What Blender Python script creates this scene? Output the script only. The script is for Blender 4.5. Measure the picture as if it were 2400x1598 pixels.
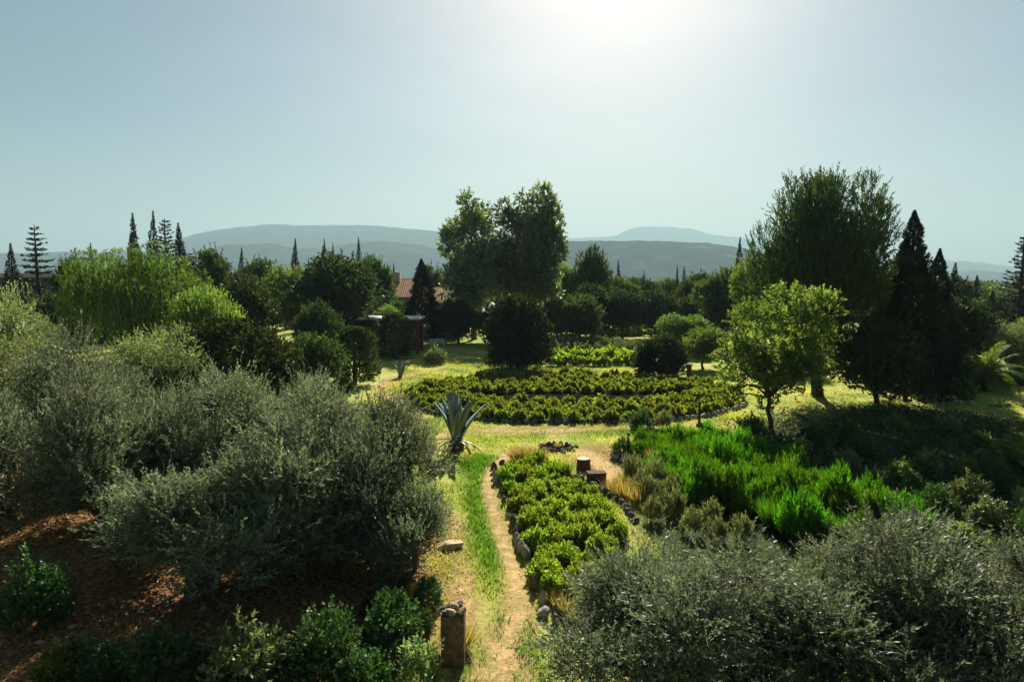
import bpy, math, random
import numpy as np
from mathutils import Vector

for o in list(bpy.data.objects):
    bpy.data.objects.remove(o)

# ------------------------------------------------------------------ camera, sky, sun, exposure
SC = bpy.context.scene
COL = SC.collection
CAM_H = 7.5
cam_d = bpy.data.cameras.new("camera")
cam = bpy.data.objects.new("camera", cam_d)
COL.objects.link(cam)
cam.location = (0, 0, CAM_H)
cam.rotation_euler = (math.radians(90 - 4.965), 0, 0)
cam_d.sensor_width = 36
cam_d.lens = 24
cam_d.clip_start = 0.1
cam_d.clip_end = 60000
SC.camera = cam

SUN_EL, SUN_AZ = math.radians(32), math.radians(8.1)
world = bpy.data.worlds.new("World")
SC.world = world
world.use_nodes = True
nt = world.node_tree
nt.nodes.clear()
sky = nt.nodes.new("ShaderNodeTexSky")
sky.sky_type = 'NISHITA'
sky.sun_disc = False
sky.sun_elevation = SUN_EL
sky.sun_rotation = SUN_AZ
sky.altitude = 100
sky.air_density = 1.0
sky.dust_density = 1.55
sky.ozone_density = 2.0
hs = nt.nodes.new("ShaderNodeHueSaturation")
hs.inputs['Saturation'].default_value = 1.22
hs.inputs['Value'].default_value = 0.39
hs.inputs['Hue'].default_value = 0.482
nt.links.new(sky.outputs[0], hs.inputs['Color'])
bg = nt.nodes.new("ShaderNodeBackground")
bg.inputs['Strength'].default_value = 0.05
out = nt.nodes.new("ShaderNodeOutputWorld")
# thin uneven veils in the haze
tcw = nt.nodes.new("ShaderNodeTexCoord")
mpw = nt.nodes.new("ShaderNodeMapping")
mpw.inputs['Scale'].default_value = (1.2, 1.2, 7.0)
mpw.inputs['Rotation'].default_value = (0.12, 0.05, 0.0)
nzw = nt.nodes.new("ShaderNodeTexNoise")
nzw.inputs['Scale'].default_value = 1.6
nzw.inputs['Detail'].default_value = 7
nzw.inputs['Roughness'].default_value = 0.55
mrw = nt.nodes.new("ShaderNodeMapRange")
mrw.inputs['From Min'].default_value = 0.3; mrw.inputs['From Max'].default_value = 0.7
mrw.inputs['To Min'].default_value = 0.95; mrw.inputs['To Max'].default_value = 1.06
mxw = nt.nodes.new("ShaderNodeVectorMath"); mxw.operation = 'SCALE'
nt.links.new(tcw.outputs['Generated'], mpw.inputs['Vector'])
nt.links.new(mpw.outputs[0], nzw.inputs['Vector'])
nt.links.new(nzw.outputs['Fac'], mrw.inputs['Value'])
nt.links.new(hs.outputs[0], mxw.inputs[0])
nt.links.new(mrw.outputs[0], mxw.inputs['Scale'])
nt.links.new(mxw.outputs[0], bg.inputs['Color'])
nt.links.new(bg.outputs[0], out.inputs['Surface'])

sun_d = bpy.data.lights.new("sun", 'SUN')
sun_d.energy = 5.0
sun_d.angle = math.radians(0.5)
sun_d.color = (1.0, 0.94, 0.82)
sun = bpy.data.objects.new("sun", sun_d)
COL.objects.link(sun)
S = Vector((math.sin(SUN_AZ) * math.cos(SUN_EL), math.cos(SUN_AZ) * math.cos(SUN_EL), math.sin(SUN_EL)))
sun.rotation_euler = S.to_track_quat('Z', 'Y').to_euler()
sun.location = (0, 0, 60)

SC.view_settings.view_transform = 'Standard'
SC.view_settings.look = 'None'
SC.view_settings.gamma = 1
SC.view_settings.use_curve_mapping = False
SC.view_settings.exposure = 1.6
SC.render.engine = 'CYCLES'
SC.cycles.use_denoising = True
SC.cycles.max_bounces = 6
SC.cycles.diffuse_bounces = 2
SC.cycles.transmission_bounces = 4
SC.cycles.transparent_max_bounces = 8
SC.cycles.volume_bounces = 0
SC.cycles.sample_clamp_direct = 12
SC.cycles.sample_clamp_indirect = 4

# ------------------------------------------------------------------ helpers
RNG = np.random.default_rng(7)

def mesh_np(name, V, F, mats, rnd=None, mi=None, smooth=False):
    """V (n,3), F (m,3|4) or list of such arrays -> one mesh datablock"""
    Fs = F if isinstance(F, list) else [F]
    Fs = [f for f in Fs if len(f)]
    me = bpy.data.meshes.new(name)
    V = np.asarray(V, dtype=np.float32)
    me.vertices.add(len(V))
    me.vertices.foreach_set("co", V.ravel())
    loops = np.concatenate([f.ravel() for f in Fs]).astype(np.int32)
    tot = np.concatenate([np.full(len(f), f.shape[1]) for f in Fs]).astype(np.int32)
    start = np.concatenate([[0], np.cumsum(tot)[:-1]]).astype(np.int32)
    me.loops.add(len(loops))
    me.loops.foreach_set("vertex_index", loops)
    me.polygons.add(len(tot))
    me.polygons.foreach_set("loop_start", start)
    if smooth:
        me.polygons.foreach_set("use_smooth", np.ones(len(tot), dtype=bool))
    for m in (mats if isinstance(mats, (list, tuple)) else [mats]):
        me.materials.append(m)
    if mi is not None:
        me.polygons.foreach_set("material_index", np.asarray(mi, dtype=np.int32))
    me.update(calc_edges=True)
    if rnd is not None:
        a = me.attributes.new("rnd", 'FLOAT', 'FACE')
        a.data.foreach_set("value", np.asarray(rnd, dtype=np.float32))
    return me

def obj(name, me, parent=None, loc=(0, 0, 0), rz=0.0, sc=(1, 1, 1), label=None, cat=None, group=None, kind=None):
    o = bpy.data.objects.new(name, me)
    COL.objects.link(o)
    o.location = loc
    o.rotation_euler = (0, 0, rz)
    o.scale = sc if isinstance(sc, (tuple, list)) else (sc, sc, sc)
    if parent is not None:
        o.parent = parent
    if label: o["label"] = label
    if cat: o["category"] = cat
    if group: o["group"] = group
    if kind: o["kind"] = kind
    return o

def unit(a):
    return a / np.maximum(np.linalg.norm(a, axis=-1, keepdims=True), 1e-9)

def rand_unit(n, rng):
    return unit(rng.normal(size=(n, 3)))

class Geo:
    """collects vertices, quads, triangles, a random value and a material index per face"""
    def __init__(s):
        s.V = []; s.Q = []; s.T = []; s.rq = []; s.rt = []; s.mq = []; s.mt = []; s.n = 0
    def add(s, V, F, rnd=None, mi=0):
        V = np.asarray(V, float); F = np.asarray(F, int)
        r = np.zeros(len(F)) if rnd is None else np.broadcast_to(np.asarray(rnd, float), (len(F),))
        s.V.append(V)
        if F.shape[1] == 4:
            s.Q.append(F + s.n); s.rq.append(r); s.mq.append(np.full(len(F), mi))
        else:
            s.T.append(F + s.n); s.rt.append(r); s.mt.append(np.full(len(F), mi))
        s.n += len(V)
        return s
    def mesh(s, name, mats, smooth=False):
        Fs = []; r = []; m = []
        if s.Q: Fs.append(np.concatenate(s.Q)); r += s.rq; m += s.mq
        if s.T: Fs.append(np.concatenate(s.T)); r += s.rt; m += s.mt
        return mesh_np(name, np.concatenate(s.V), Fs, mats, np.concatenate(r), np.concatenate(m), smooth)

def leaves(P, D, L, W, rng, fat=0.45):
    """diamond leaves: base P, direction D, length L, half width W"""
    n = len(P)
    L = np.broadcast_to(np.asarray(L, float), (n,))[:, None]
    W = np.broadcast_to(np.asarray(W, float), (n,))[:, None]
    side = unit(np.cross(D, rand_unit(n, rng)))
    mid = P + D * L * fat
    V = np.stack([P, mid + side * W, P + D * L, mid - side * W], 1).reshape(-1, 3)
    return V, np.arange(n * 4).reshape(n, 4)

def sprays(B, D, L, nl, leafL, leafW, ang, rng, droop=0.0, t0=0.1, tint=None, jit=0.25, lsc=None):
    """twigs with leaves along them; returns V, F, rnd"""
    n = len(B)
    L = np.broadcast_to(np.asarray(L, float), (n,))
    t = t0 + (1 - t0) * (np.arange(nl)[None, :] + rng.random((n, nl))) / nl
    P = B[:, None, :] + D[:, None, :] * (L[:, None] * t)[..., None]
    P[..., 2] -= droop * L[:, None] * t * t
    DD = np.repeat(D[:, None, :], nl, 1).reshape(-1, 3)
    P = P.reshape(-1, 3)
    perp = unit(np.cross(DD, rand_unit(len(P), rng)))
    a = ang * (0.6 + 0.8 * rng.random(len(P)))[:, None]
    LD = unit(DD * np.cos(a) + perp * np.sin(a))
    LD[:, 2] -= droop * 0.5
    LD = unit(LD)
    s = (0.65 + 0.7 * rng.random(len(P)))
    if lsc is not None: s = s * np.repeat(lsc, nl)
    V, F = leaves(P, LD, leafL * s, leafW * s, rng)
    tw = rng.random(n) if tint is None else tint
    r = np.clip(np.repeat(tw, nl) * (1 - jit) + rng.random(len(P)) * jit, 0, 1)
    return V, F, r

def tube(pts, rad, nseg=7, cap=True):
    pts = np.asarray(pts, float); k = len(pts)
    rad = np.broadcast_to(np.asarray(rad, float), (k,))
    tan = unit(np.gradient(pts, axis=0))
    up = np.array([0.31, 0.17, 0.93])
    a = unit(np.cross(tan, up)); b = np.cross(tan, a)
    th = np.linspace(0, 2 * math.pi, nseg, endpoint=False)
    V = pts[:, None, :] + rad[:, None, None] * (a[:, None, :] * np.cos(th)[None, :, None] + b[:, None, :] * np.sin(th)[None, :, None])
    V = V.reshape(-1, 3)
    i = np.arange(k - 1)[:, None] * nseg + np.arange(nseg)[None, :]
    j = np.arange(k - 1)[:, None] * nseg + (np.arange(nseg)[None, :] + 1) % nseg
    F = np.stack([i, j, j + nseg, i + nseg], -1).reshape(-1, 4)
    return V, F

def curve_pts(a, b, bend, n, rng, wob=0.05):
    a = np.asarray(a, float); b = np.asarray(b, float)
    t = np.linspace(0, 1, n)[:, None]
    L = np.linalg.norm(b - a)
    mid = (a + b) / 2 + np.asarray(bend, float)
    p = (1 - t) ** 2 * a + 2 * t * (1 - t) * mid + t * t * b
    w = rng.normal(size=(n, 3)) * wob * L
    w[0] = 0; w[-1] = 0
    return p + w

def vnoise(x, y, seed=0):
    """cheap smooth value noise in [0,1]"""
    x = np.asarray(x, float); y = np.asarray(y, float)
    xi = np.floor(x).astype(np.int64); yi = np.floor(y).astype(np.int64)
    fx = x - xi; fy = y - yi
    fx = fx * fx * (3 - 2 * fx); fy = fy * fy * (3 - 2 * fy)
    def h(a, b):
        v = np.sin(a * 127.1 + b * 311.7 + seed * 74.7) * 43758.5453
        return v - np.floor(v)
    return (h(xi, yi) * (1 - fx) + h(xi + 1, yi) * fx) * (1 - fy) + (h(xi, yi + 1) * (1 - fx) + h(xi + 1, yi + 1) * fx) * fy

def fbm(x, y, seed=0, o=4):
    v = 0; a = 0.5; s = 0
    for k in range(o):
        v = v + a * vnoise(x * 2 ** k, y * 2 ** k, seed + k); s += a; a *= 0.5
    return v / s

def gz(x, y):
    """height of the garden ground: gentle swells that die out with distance"""
    x = np.asarray(x, float); y = np.asarray(y, float)
    fade = np.clip(1.4 - np.hypot(x, y) / 90, 0, 1)
    g = 0.22 * (vnoise(x / 6.3, y / 6.3, 3) - 0.5) + 0.08 * (vnoise(x / 2.7, y / 2.7, 5) - 0.5)
    bank = 0.9 * np.exp(-(((x + 11.5) / 4.5) ** 2 + ((y - 17) / 5.0) ** 2))
    return g * fade + bank

def gzf(x, y):
    return float(gz(np.array([x]), np.array([y]))[0])

# ------------------------------------------------------------------ materials
def new_mat(name):
    m = bpy.data.materials.new(name)
    m.use_nodes = True
    m.node_tree.nodes.clear()
    return m, m.node_tree

def N(t, typ, **kw):
    n = t.nodes.new(typ)
    for k, v in kw.items():
        setattr(n, k, v)
    return n

def ramp(t, stops, fac=None):
    r = t.nodes.new("ShaderNodeValToRGB")
    e = r.color_ramp.elements
    while len(e) < len(stops):
        e.new(0.5)
    for q, (p, c) in zip(e, stops):
        q.position = p
        q.color = (c[0], c[1], c[2], 1)
    if fac is not None:
        t.links.new(fac, r.inputs[0])
    return r

def leaf_mat(name, dark, light, trans=0.45, tcol=None, gloss=0.05, rough=0.4, hue=0.04, var=0.15):
    """diffuse + translucent leaf, colour varies leaf by leaf and plant by plant"""
    m, t = new_mat(name)
    at = N(t, "ShaderNodeAttribute", attribute_name="rnd")
    mid = tuple(d * 0.56 + l * 0.44 for d, l in zip(dark, light))
    rp = ramp(t, [(0.0, dark), (0.5, mid), (0.95, tuple(l * 1.22 for l in light))], at.outputs['Fac'])
    oi = N(t, "ShaderNodeObjectInfo")
    mr = N(t, "ShaderNodeMapRange")
    mr.inputs['To Min'].default_value = 0.5 - hue * 0.5
    mr.inputs['To Max'].default_value = 0.5 + hue * 0.3
    t.links.new(oi.outputs['Random'], mr.inputs['Value'])
    mv = N(t, "ShaderNodeMapRange")
    mv.inputs['To Min'].default_value = 1 - var
    mv.inputs['To Max'].default_value = 1 + var
    t.links.new(oi.outputs['Random'], mv.inputs['Value'])
    hsv = N(t, "ShaderNodeHueSaturation")
    t.links.new(mr.outputs[0], hsv.inputs['Hue'])
    t.links.new(mv.outputs[0], hsv.inputs['Value'])
    t.links.new(rp.outputs[0], hsv.inputs['Color'])
    d = N(t, "ShaderNodeBsdfDiffuse")
    t.links.new(hsv.outputs[0], d.inputs['Color'])
    tr = N(t, "ShaderNodeBsdfTranslucent")
    mx = N(t, "ShaderNodeMix", data_type='RGBA', blend_type='MULTIPLY')
    mx.inputs[0].default_value = 1
    tc = tcol or (1.3, 1.35, 0.6)
    mx.inputs[7].default_value = (tc[0], tc[1], tc[2], 1)
    t.links.new(hsv.outputs[0], mx.inputs[6])
    t.links.new(mx.outputs[2], tr.inputs['Color'])
    ms = N(t, "ShaderNodeMixShader")
    ms.inputs[0].default_value = trans
    t.links.new(d.outputs[0], ms.inputs[1]); t.links.new(tr.outputs[0], ms.inputs[2])
    gl = N(t, "ShaderNodeBsdfGlossy")
    gl.inputs['Roughness'].default_value = rough
    m2 = N(t, "ShaderNodeMixShader")
    m2.inputs[0].default_value = gloss
    t.links.new(ms.outputs[0], m2.inputs[1]); t.links.new(gl.outputs[0], m2.inputs[2])
    o = N(t, "ShaderNodeOutputMaterial")
    t.links.new(m2.outputs[0], o.inputs['Surface'])
    return m

def rough_mat(name, c0, c1, scale=6.0, rough=0.9, bump=0.5, detail=6, c2=None, spec=0.2, stretch=(1, 1, 1)):
    m, t = new_mat(name)
    tc = N(t, "ShaderNodeTexCoord")
    mp = N(t, "ShaderNodeMapping")
    mp.inputs['Scale'].default_value = stretch
    t.links.new(tc.outputs['Object'], mp.inputs['Vector'])
    nz = N(t, "ShaderNodeTexNoise")
    nz.inputs['Scale'].default_value = scale
    nz.inputs['Detail'].default_value = detail
    nz.inputs['Roughness'].default_value = 0.65
    t.links.new(mp.outputs[0], nz.inputs['Vector'])
    st = [(0.3, c0), (0.7, c1)] if c2 is None else [(0.28, c0), (0.52, c1), (0.72, c2)]
    rp = ramp(t, st, nz.outputs['Fac'])
    b = N(t, "ShaderNodeBsdfPrincipled")
    b.inputs['Roughness'].default_value = rough
    b.inputs['Specular IOR Level'].default_value = spec
    t.links.new(rp.outputs[0], b.inputs['Base Color'])
    bp = N(t, "ShaderNodeBump")
    bp.inputs['Strength'].default_value = bump
    bp.inputs['Distance'].default_value = 0.05
    t.links.new(nz.outputs['Fac'], bp.inputs['Height'])
    t.links.new(bp.outputs[0], b.inputs['Normal'])
    o = N(t, "ShaderNodeOutputMaterial")
    t.links.new(b.outputs[0], o.inputs['Surface'])
    return m

# ------------------------------------------------------------------ hills
def hill_range(name, D, prof, depth, label, seed, mat, tail=0.25):
    """a ridge at distance D (m); prof = crest heights (x, z) in metres along it"""
    xs = np.array([p[0] for p in prof], float); zs = np.array([p[1] for p in prof], float)
    nx, ny = 300, 40
    x = np.linspace(xs[0], xs[-1], nx)
    crest = np.interp(x, xs, zs)
    k = np.ones(5) / 5
    crest = np.convolve(np.pad(crest, 2, mode='edge'), k, mode='valid')
    v = np.linspace(-1, 1, ny)
    X, Vv = np.meshgrid(x, v)
    prof_y = np.where(Vv < 0, 1 - np.abs(Vv) ** 1.35, 1 - np.abs(Vv) ** 2)
    n = fbm(X / 420 + seed * 3, Vv * depth / 420 + seed, seed, 5) - 0.5
    Z = crest[None, :] * np.clip(prof_y, 0, 1)
    Z = Z + n * np.minimum(crest[None, :], 300) * 1.0 * (1 - prof_y ** 2) * np.clip(prof_y * 3, 0, 1)
    Z = Z + (fbm(X / 70, Vv * depth / 70, seed + 9, 4) - 0.5) * 16 * np.clip(prof_y * 4, 0, 1)
    Z[0] = -2; Z[-1] = -2
    Y = D + Vv * depth
    V = np.stack([X, Y, Z], -1).reshape(-1, 3)
    i = (np.arange(ny - 1)[:, None] * nx + np.arange(nx - 1)[None, :])
    F = np.stack([i, i + 1, i + 1 + nx, i + nx], -1).reshape(-1, 4)
    me = mesh_np(name, V, F, mat, smooth=True)
    return obj(name, me, kind="structure", label=label)

M_hill = rough_mat("hill_scrub", (0.004, 0.009, 0.007), (0.016, 0.022, 0.013), scale=0.011, bump=0.0, c2=(0.075, 0.07, 0.045), detail=12, spec=0.0, rough=1.0)
def prof(D, pts):
    return [((px - 1200) / 1600 * D, CAM_H + (660 - py) / 1600 * D) for px, py in pts]
hill_range("hill_ridge", 6200, prof(6200, [(250, 656), (330, 610), (430, 562), (500, 543), (570, 534), (650, 527), (700, 530), (790, 529), (880, 530), (960, 538), (1050, 545), (1160, 560), (1260, 585), (1380, 640), (1450, 656)]), 1300,
           "long rounded hazy hill behind the cypress spires", 1, M_hill)
hill_range("hill_ridge", 4200, prof(4200, [(330, 656), (430, 610), (500, 588), (570, 574), (640, 571), (700, 584), (760, 583), (830, 571), (900, 566), (980, 574), (1050, 588), (1130, 610), (1200, 640), (1240, 656)]), 800,
           "lower darker foothill in front of the long hazy hill", 2, M_hill)
hill_range("hill_ridge", 3000, prof(3000, [(1120, 656), (1180, 590), (1260, 569), (1330, 566), (1450, 566), (1560, 566), (1650, 570), (1710, 578), (1790, 596), (1860, 622), (1930, 650), (1990, 656)]), 620,
           "flat-topped teal hill between poplars and big pine", 3, M_hill)
hill_range("hill_ridge", 9800, prof(9800, [(1150, 640), (1250, 585), (1330, 560), (1440, 555), (1465, 541), (1495, 533), (1560, 533), (1620, 539), (1665, 552), (1750, 560), (1860, 570), (2000, 600), (2150, 650)]), 1300,
           "pale distant mesa almost lost in the haze", 4, M_hill)
hill_range("hill_ridge", 4600, prof(4600, [(-260, 640), (-120, 600), (0, 594), (140, 592), (260, 592), (380, 594), (440, 606), (520, 640), (560, 656)]), 700,
           "low straight ridge beyond the tiered conifer", 5, M_hill)
hill_range("hill_ridge", 7800, prof(7800, [(1960, 656), (2080, 626), (2180, 612), (2260, 612), (2330, 622), (2420, 630), (2560, 612), (2700, 630), (2800, 656)]), 1200,
           "pale blue hill beyond the dark conifers near the palm", 6, M_hill)
hill_range("hill_ridge", 5000, prof(5000, [(2140, 656), (2220, 642), (2290, 634), (2380, 645), (2450, 640), (2560, 630), (2650, 656)]), 600,
           "low faint hump under the pale blue hill", 7, M_hill)

# ------------------------------------------------------------------ the air
m, t = new_mat("haze_air")
pv = N(t, "ShaderNodeVolumePrincipled")
pv.inputs['Color'].default_value = (0.31, 0.46, 0.51, 1)
pv.inputs['Density'].default_value = 1.6e-4
pv.inputs['Anisotropy'].default_value = 0.2
o = N(t, "ShaderNodeOutputMaterial")
t.links.new(pv.outputs[0], o.inputs['Volume'])
bx = 11600.0
V = np.array([(x, y, z) for x in (-bx, bx) for y in (-bx, bx) for z in (-4.0, 860.0)], float)
F = np.array([(0, 1, 3, 2), (4, 6, 7, 5), (0, 4, 5, 1), (2, 3, 7, 6), (0, 2, 6, 4), (1, 5, 7, 3)])
obj("haze", mesh_np("haze", V, F, m), kind="stuff", label="pale blue summer haze over the plain and hills")

# ------------------------------------------------------------------ ground, paths, beds
def seg_dist(X, Y, pts):
    d = np.full(X.shape, 1e9)
    for (x0, y0), (x1, y1) in zip(pts[:-1], pts[1:]):
        dx, dy = x1 - x0, y1 - y0
        t = np.clip(((X - x0) * dx + (Y - y0) * dy) / (dx * dx + dy * dy), 0, 1)
        d = np.minimum(d, np.hypot(X - x0 - t * dx, Y - y0 - t * dy))
    return d

def disc(X, Y, cx, cy, rx, ry, soft=0.35):
    r = np.hypot((X - cx) / rx, (Y - cy) / ry)
    return np.clip((1 + soft - r) / (2 * soft), 0, 1)

TRACK = [(-0.5, 10.0), (-0.32, 12.2), (0.0, 14.1), (0.2, 15.7), (-0.06, 18.2), (-0.47, 20.9), (-0.86, 24.0), (-0.84, 26.2), (-0.2, 28.6), (0.8, 31.0)]
LUSH = [(0.2, 13.4), (-0.2, 15.7), (-0.65, 18.2), (-1.06, 20.6), (-1.43, 23.5), (-1.5, 27.8)]
RINGWAY = [(-2.6, 31.5), (-4.3, 33.9), (-6.3, 39.6), (-8.7, 46.8), (-8.9, 52.0), (-7.2, 57.0), (-4.6, 59.4)]
SHADEWAY = [(14.5, 41.0), (16.3, 38.3), (18.8, 29.6), (19.8, 24.0)]

def soil_mask(X, Y):
    s = np.maximum(disc(X, Y, -8.5, 15.5, 6.8, 9.0, 0.25), disc(X, Y, -16, 20, 8, 12, 0.3))
    s = np.maximum(s, disc(X, Y, -4.2, 20.0, 2.3, 3.6, 0.25))
    s = np.maximum(s, disc(X, Y, 12.3, 24.0, 1.9, 2.4, 0.4))
    s = np.maximum(s, 0.8 * disc(X, Y, 3.9, 27.6, 1.5, 3.2, 0.5))
    s = np.maximum(s, 0.55 * disc(X, Y, 2.4, 34.2, 5.5, 0.9, 0.5))
    s = np.maximum(s, 0.5 * disc(X, Y, -1.6, 14.5, 0.9, 2.2, 0.5))
    return s

def shade_soil_mask(X, Y):
    """lawn darkened in colour to deepen tree shade; dark soil near the border"""
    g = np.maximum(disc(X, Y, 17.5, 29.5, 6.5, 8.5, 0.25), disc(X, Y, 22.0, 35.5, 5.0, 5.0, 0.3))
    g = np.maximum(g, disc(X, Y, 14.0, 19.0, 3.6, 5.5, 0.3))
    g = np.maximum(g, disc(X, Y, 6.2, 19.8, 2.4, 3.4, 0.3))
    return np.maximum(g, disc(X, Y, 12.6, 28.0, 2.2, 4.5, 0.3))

def lush_mask(X, Y):
    g = 0.8 * np.clip(1.15 - seg_dist(X, Y, LUSH) / 0.46, 0, 1) * np.clip(fbm(X * 1.1, Y * 0.7, 41, 3) * 2.4 - 0.3, 0, 1)
    g = np.maximum(g, disc(X, Y, -1.35, 27.4, 0.8, 1.6, 0.4))
    g = np.maximum(g, 0.7 * disc(X, Y, -4.5, 34.0, 0.9, 1.6, 0.5))
    g = np.maximum(g, 0.45 * disc(X, Y, 6.2, 33.0, 2.6, 0.8, 0.5))
    g = np.maximum(g, 0.6 * disc(X, Y, -6.5, 90, 4, 6, 0.3))
    return g

def axis(lo, hi, step, far, grow=1.16):
    a = list(np.arange(lo, hi + 1e-6, step))
    s = step; v = a[-1]; up = []
    while v < far:
        s *= grow; v += s; up.append(min(v, far))
    s = step; v = a[0]; dn = []
    while v > -far:
        s *= grow; v -= s; dn.append(max(v, -far))
    return np.array(dn[::-1] + a + up)

ax = axis(-24, 38, 0.3, 11400); ay = axis(8, 62, 0.3, 11400)
X, Y = np.meshgrid(ax, ay)
Z = gz(X, Y)
V = np.stack([X, Y, Z], -1).reshape(-1, 3)
nx, ny = len(ax), len(ay)
i = (np.arange(ny - 1)[:, None] * nx + np.arange(nx - 1)[None, :])
F = np.stack([i, i + 1, i + 1 + nx, i + nx], -1).reshape(-1, 4)

m, t = new_mat("dry_meadow")
geo = N(t, "ShaderNodeNewGeometry")
def noise(sc, det=6, ro=0.6):
    n = N(t, "ShaderNodeTexNoise")
    n.inputs['Scale'].default_value = sc; n.inputs['Detail'].default_value = det; n.inputs['Roughness'].default_value = ro
    t.links.new(geo.outputs['Position'], n.inputs['Vector'])
    return n
n1, n2, n3 = noise(0.45, 5), noise(2.3, 8, 0.7), noise(9, 6, 0.7)
grass = ramp(t, [(0.34, (0.17, 0.26, 0.035)), (0.5, (0.33, 0.35, 0.075)), (0.66, (0.46, 0.39, 0.14))], n1.outputs['Fac'])
fine = ramp(t, [(0.3, (0.5, 0.5, 0.45)), (0.65, (1.15, 1.12, 1.05))], n2.outputs['Fac'])
mul = N(t, "ShaderNodeMix", data_type='RGBA', blend_type='MULTIPLY'); mul.inputs[0].default_value = 0.75
t.links.new(grass.outputs[0], mul.inputs[6]); t.links.new(fine.outputs[0], mul.inputs[7])
def maskfac(attr, gain=1.6, bias=-0.5):
    a = N(t, "ShaderNodeAttribute", attribute_name=attr)
    ad = N(t, "ShaderNodeMath", operation='MULTIPLY_ADD')
    ad.inputs[1].default_value = gain
    t.links.new(a.outputs['Fac'], ad.inputs[0])
    nn = N(t, "ShaderNodeMath", operation='MULTIPLY_ADD'); nn.inputs[1].default_value = 1.6; nn.inputs[2].default_value = bias - 0.55
    t.links.new(n2.outputs['Fac'], nn.inputs[0])
    t.links.new(nn.outputs[0], ad.inputs[2])
    ad.use_clamp = True
    return ad
def over(base, colr, fac):
    mx = N(t, "ShaderNodeMix", data_type='RGBA')
    t.links.new(fac.outputs[0], mx.inputs[0]); t.links.new(base, mx.inputs[6]); t.links.new(colr, mx.inputs[7])
    return mx.outputs[2]
lushc = ramp(t, [(0.3, (0.07, 0.17, 0.012)), (0.7, (0.20, 0.33, 0.03))], n2.outputs['Fac'])
soilc = ramp(t, [(0.32, (0.05, 0.022, 0.012)), (0.5, (0.20, 0.085, 0.042)), (0.64, (0.38, 0.195, 0.10)), (0.78, (0.5, 0.36, 0.22))], n3.outputs['Fac'])
c = over(mul.outputs[2], lushc.outputs[0], maskfac("lush"))
shade_soilc = ramp(t, [(0.35, (0.02, 0.03, 0.012)), (0.7, (0.06, 0.085, 0.025))], n2.outputs['Fac'])  # painted tree shade on the lawn, also dark soil by the border
c = over(c, shade_soilc.outputs[0], maskfac("cover"))
c = over(c, soilc.outputs[0], maskfac("soil"))
farc = ramp(t, [(0.35, (0.03, 0.045, 0.02)), (0.6, (0.09, 0.10, 0.045))], noise(0.02, 6).outputs['Fac'])
fa = N(t, "ShaderNodeAttribute", attribute_name="far")
c = over(c, farc.outputs[0], type("o", (), {"outputs": [fa.outputs['Fac']]}))
b = N(t, "ShaderNodeBsdfPrincipled"); b.inputs['Roughness'].default_value = 1.0; b.inputs['Specular IOR Level'].default_value = 0.05
t.links.new(c, b.inputs['Base Color'])
bp = N(t, "ShaderNodeBump"); bp.inputs['Strength'].default_value = 0.9; bp.inputs['Distance'].default_value = 0.06
t.links.new(n3.outputs['Fac'], bp.inputs['Height']); t.links.new(bp.outputs[0], b.inputs['Normal'])
o = N(t, "ShaderNodeOutputMaterial"); t.links.new(b.outputs[0], o.inputs['Surface'])
M_ground = m

me = mesh_np("ground", V, F, M_ground, smooth=True)
for nm, arr in (("soil", soil_mask(X, Y)), ("lush", lush_mask(X, Y)), ("cover", shade_soil_mask(X, Y)), ("far", np.clip((np.hypot(X, Y) - 95) / 70, 0, 1))):  # cover: painted tree shade on the lawn, dark soil by the border
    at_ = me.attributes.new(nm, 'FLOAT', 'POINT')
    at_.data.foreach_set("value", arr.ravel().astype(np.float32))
obj("ground", me, kind="structure", label="dry yellow-green garden ground running out to the plain")

# worn earth tracks: ragged sheets a finger above the ground
m, t = new_mat("worn_earth")
geo = N(t, "ShaderNodeNewGeometry")
n2, n3 = noise(2.6, 8, 0.7), noise(11, 6, 0.75)
pc = ramp(t, [(0.27, (0.16, 0.09, 0.035)), (0.42, (0.37, 0.25, 0.10)), (0.55, (0.48, 0.33, 0.15)), (0.64, (0.52, 0.42, 0.20)), (0.74, (0.30, 0.31, 0.07))], n3.outputs['Fac'])
b = N(t, "ShaderNodeBsdfPrincipled"); b.inputs['Roughness'].default_value = 1.0; b.inputs['Specular IOR Level'].default_value = 0.05
t.links.new(pc.outputs[0], b.inputs['Base Color'])
bp = N(t, "ShaderNodeBump"); bp.inputs['Strength'].default_value = 0.7; bp.inputs['Distance'].default_value = 0.04
t.links.new(n3.outputs['Fac'], bp.inputs['Height']); t.links.new(bp.outputs[0], b.inputs['Normal'])
tr = N(t, "ShaderNodeBsdfTransparent")
ea = N(t, "ShaderNodeAttribute", attribute_name="wear")
ad = N(t, "ShaderNodeMath", operation='ADD'); t.links.new(ea.outputs['Fac'], ad.inputs[0]); t.links.new(n2.outputs['Fac'], ad.inputs[1])
gt = N(t, "ShaderNodeMapRange"); gt.inputs['From Min'].default_value = 0.78; gt.inputs['From Max'].default_value = 1.10
t.links.new(ad.outputs[0], gt.inputs['Value'])
ms = N(t, "ShaderNodeMixShader"); t.links.new(gt.outputs[0], ms.inputs[0]); t.links.new(tr.outputs[0], ms.inputs[1]); t.links.new(b.outputs[0], ms.inputs[2])
o = N(t, "ShaderNodeOutputMaterial"); t.links.new(ms.outputs[0], o.inputs['Surface'])
M_path = m

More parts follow.
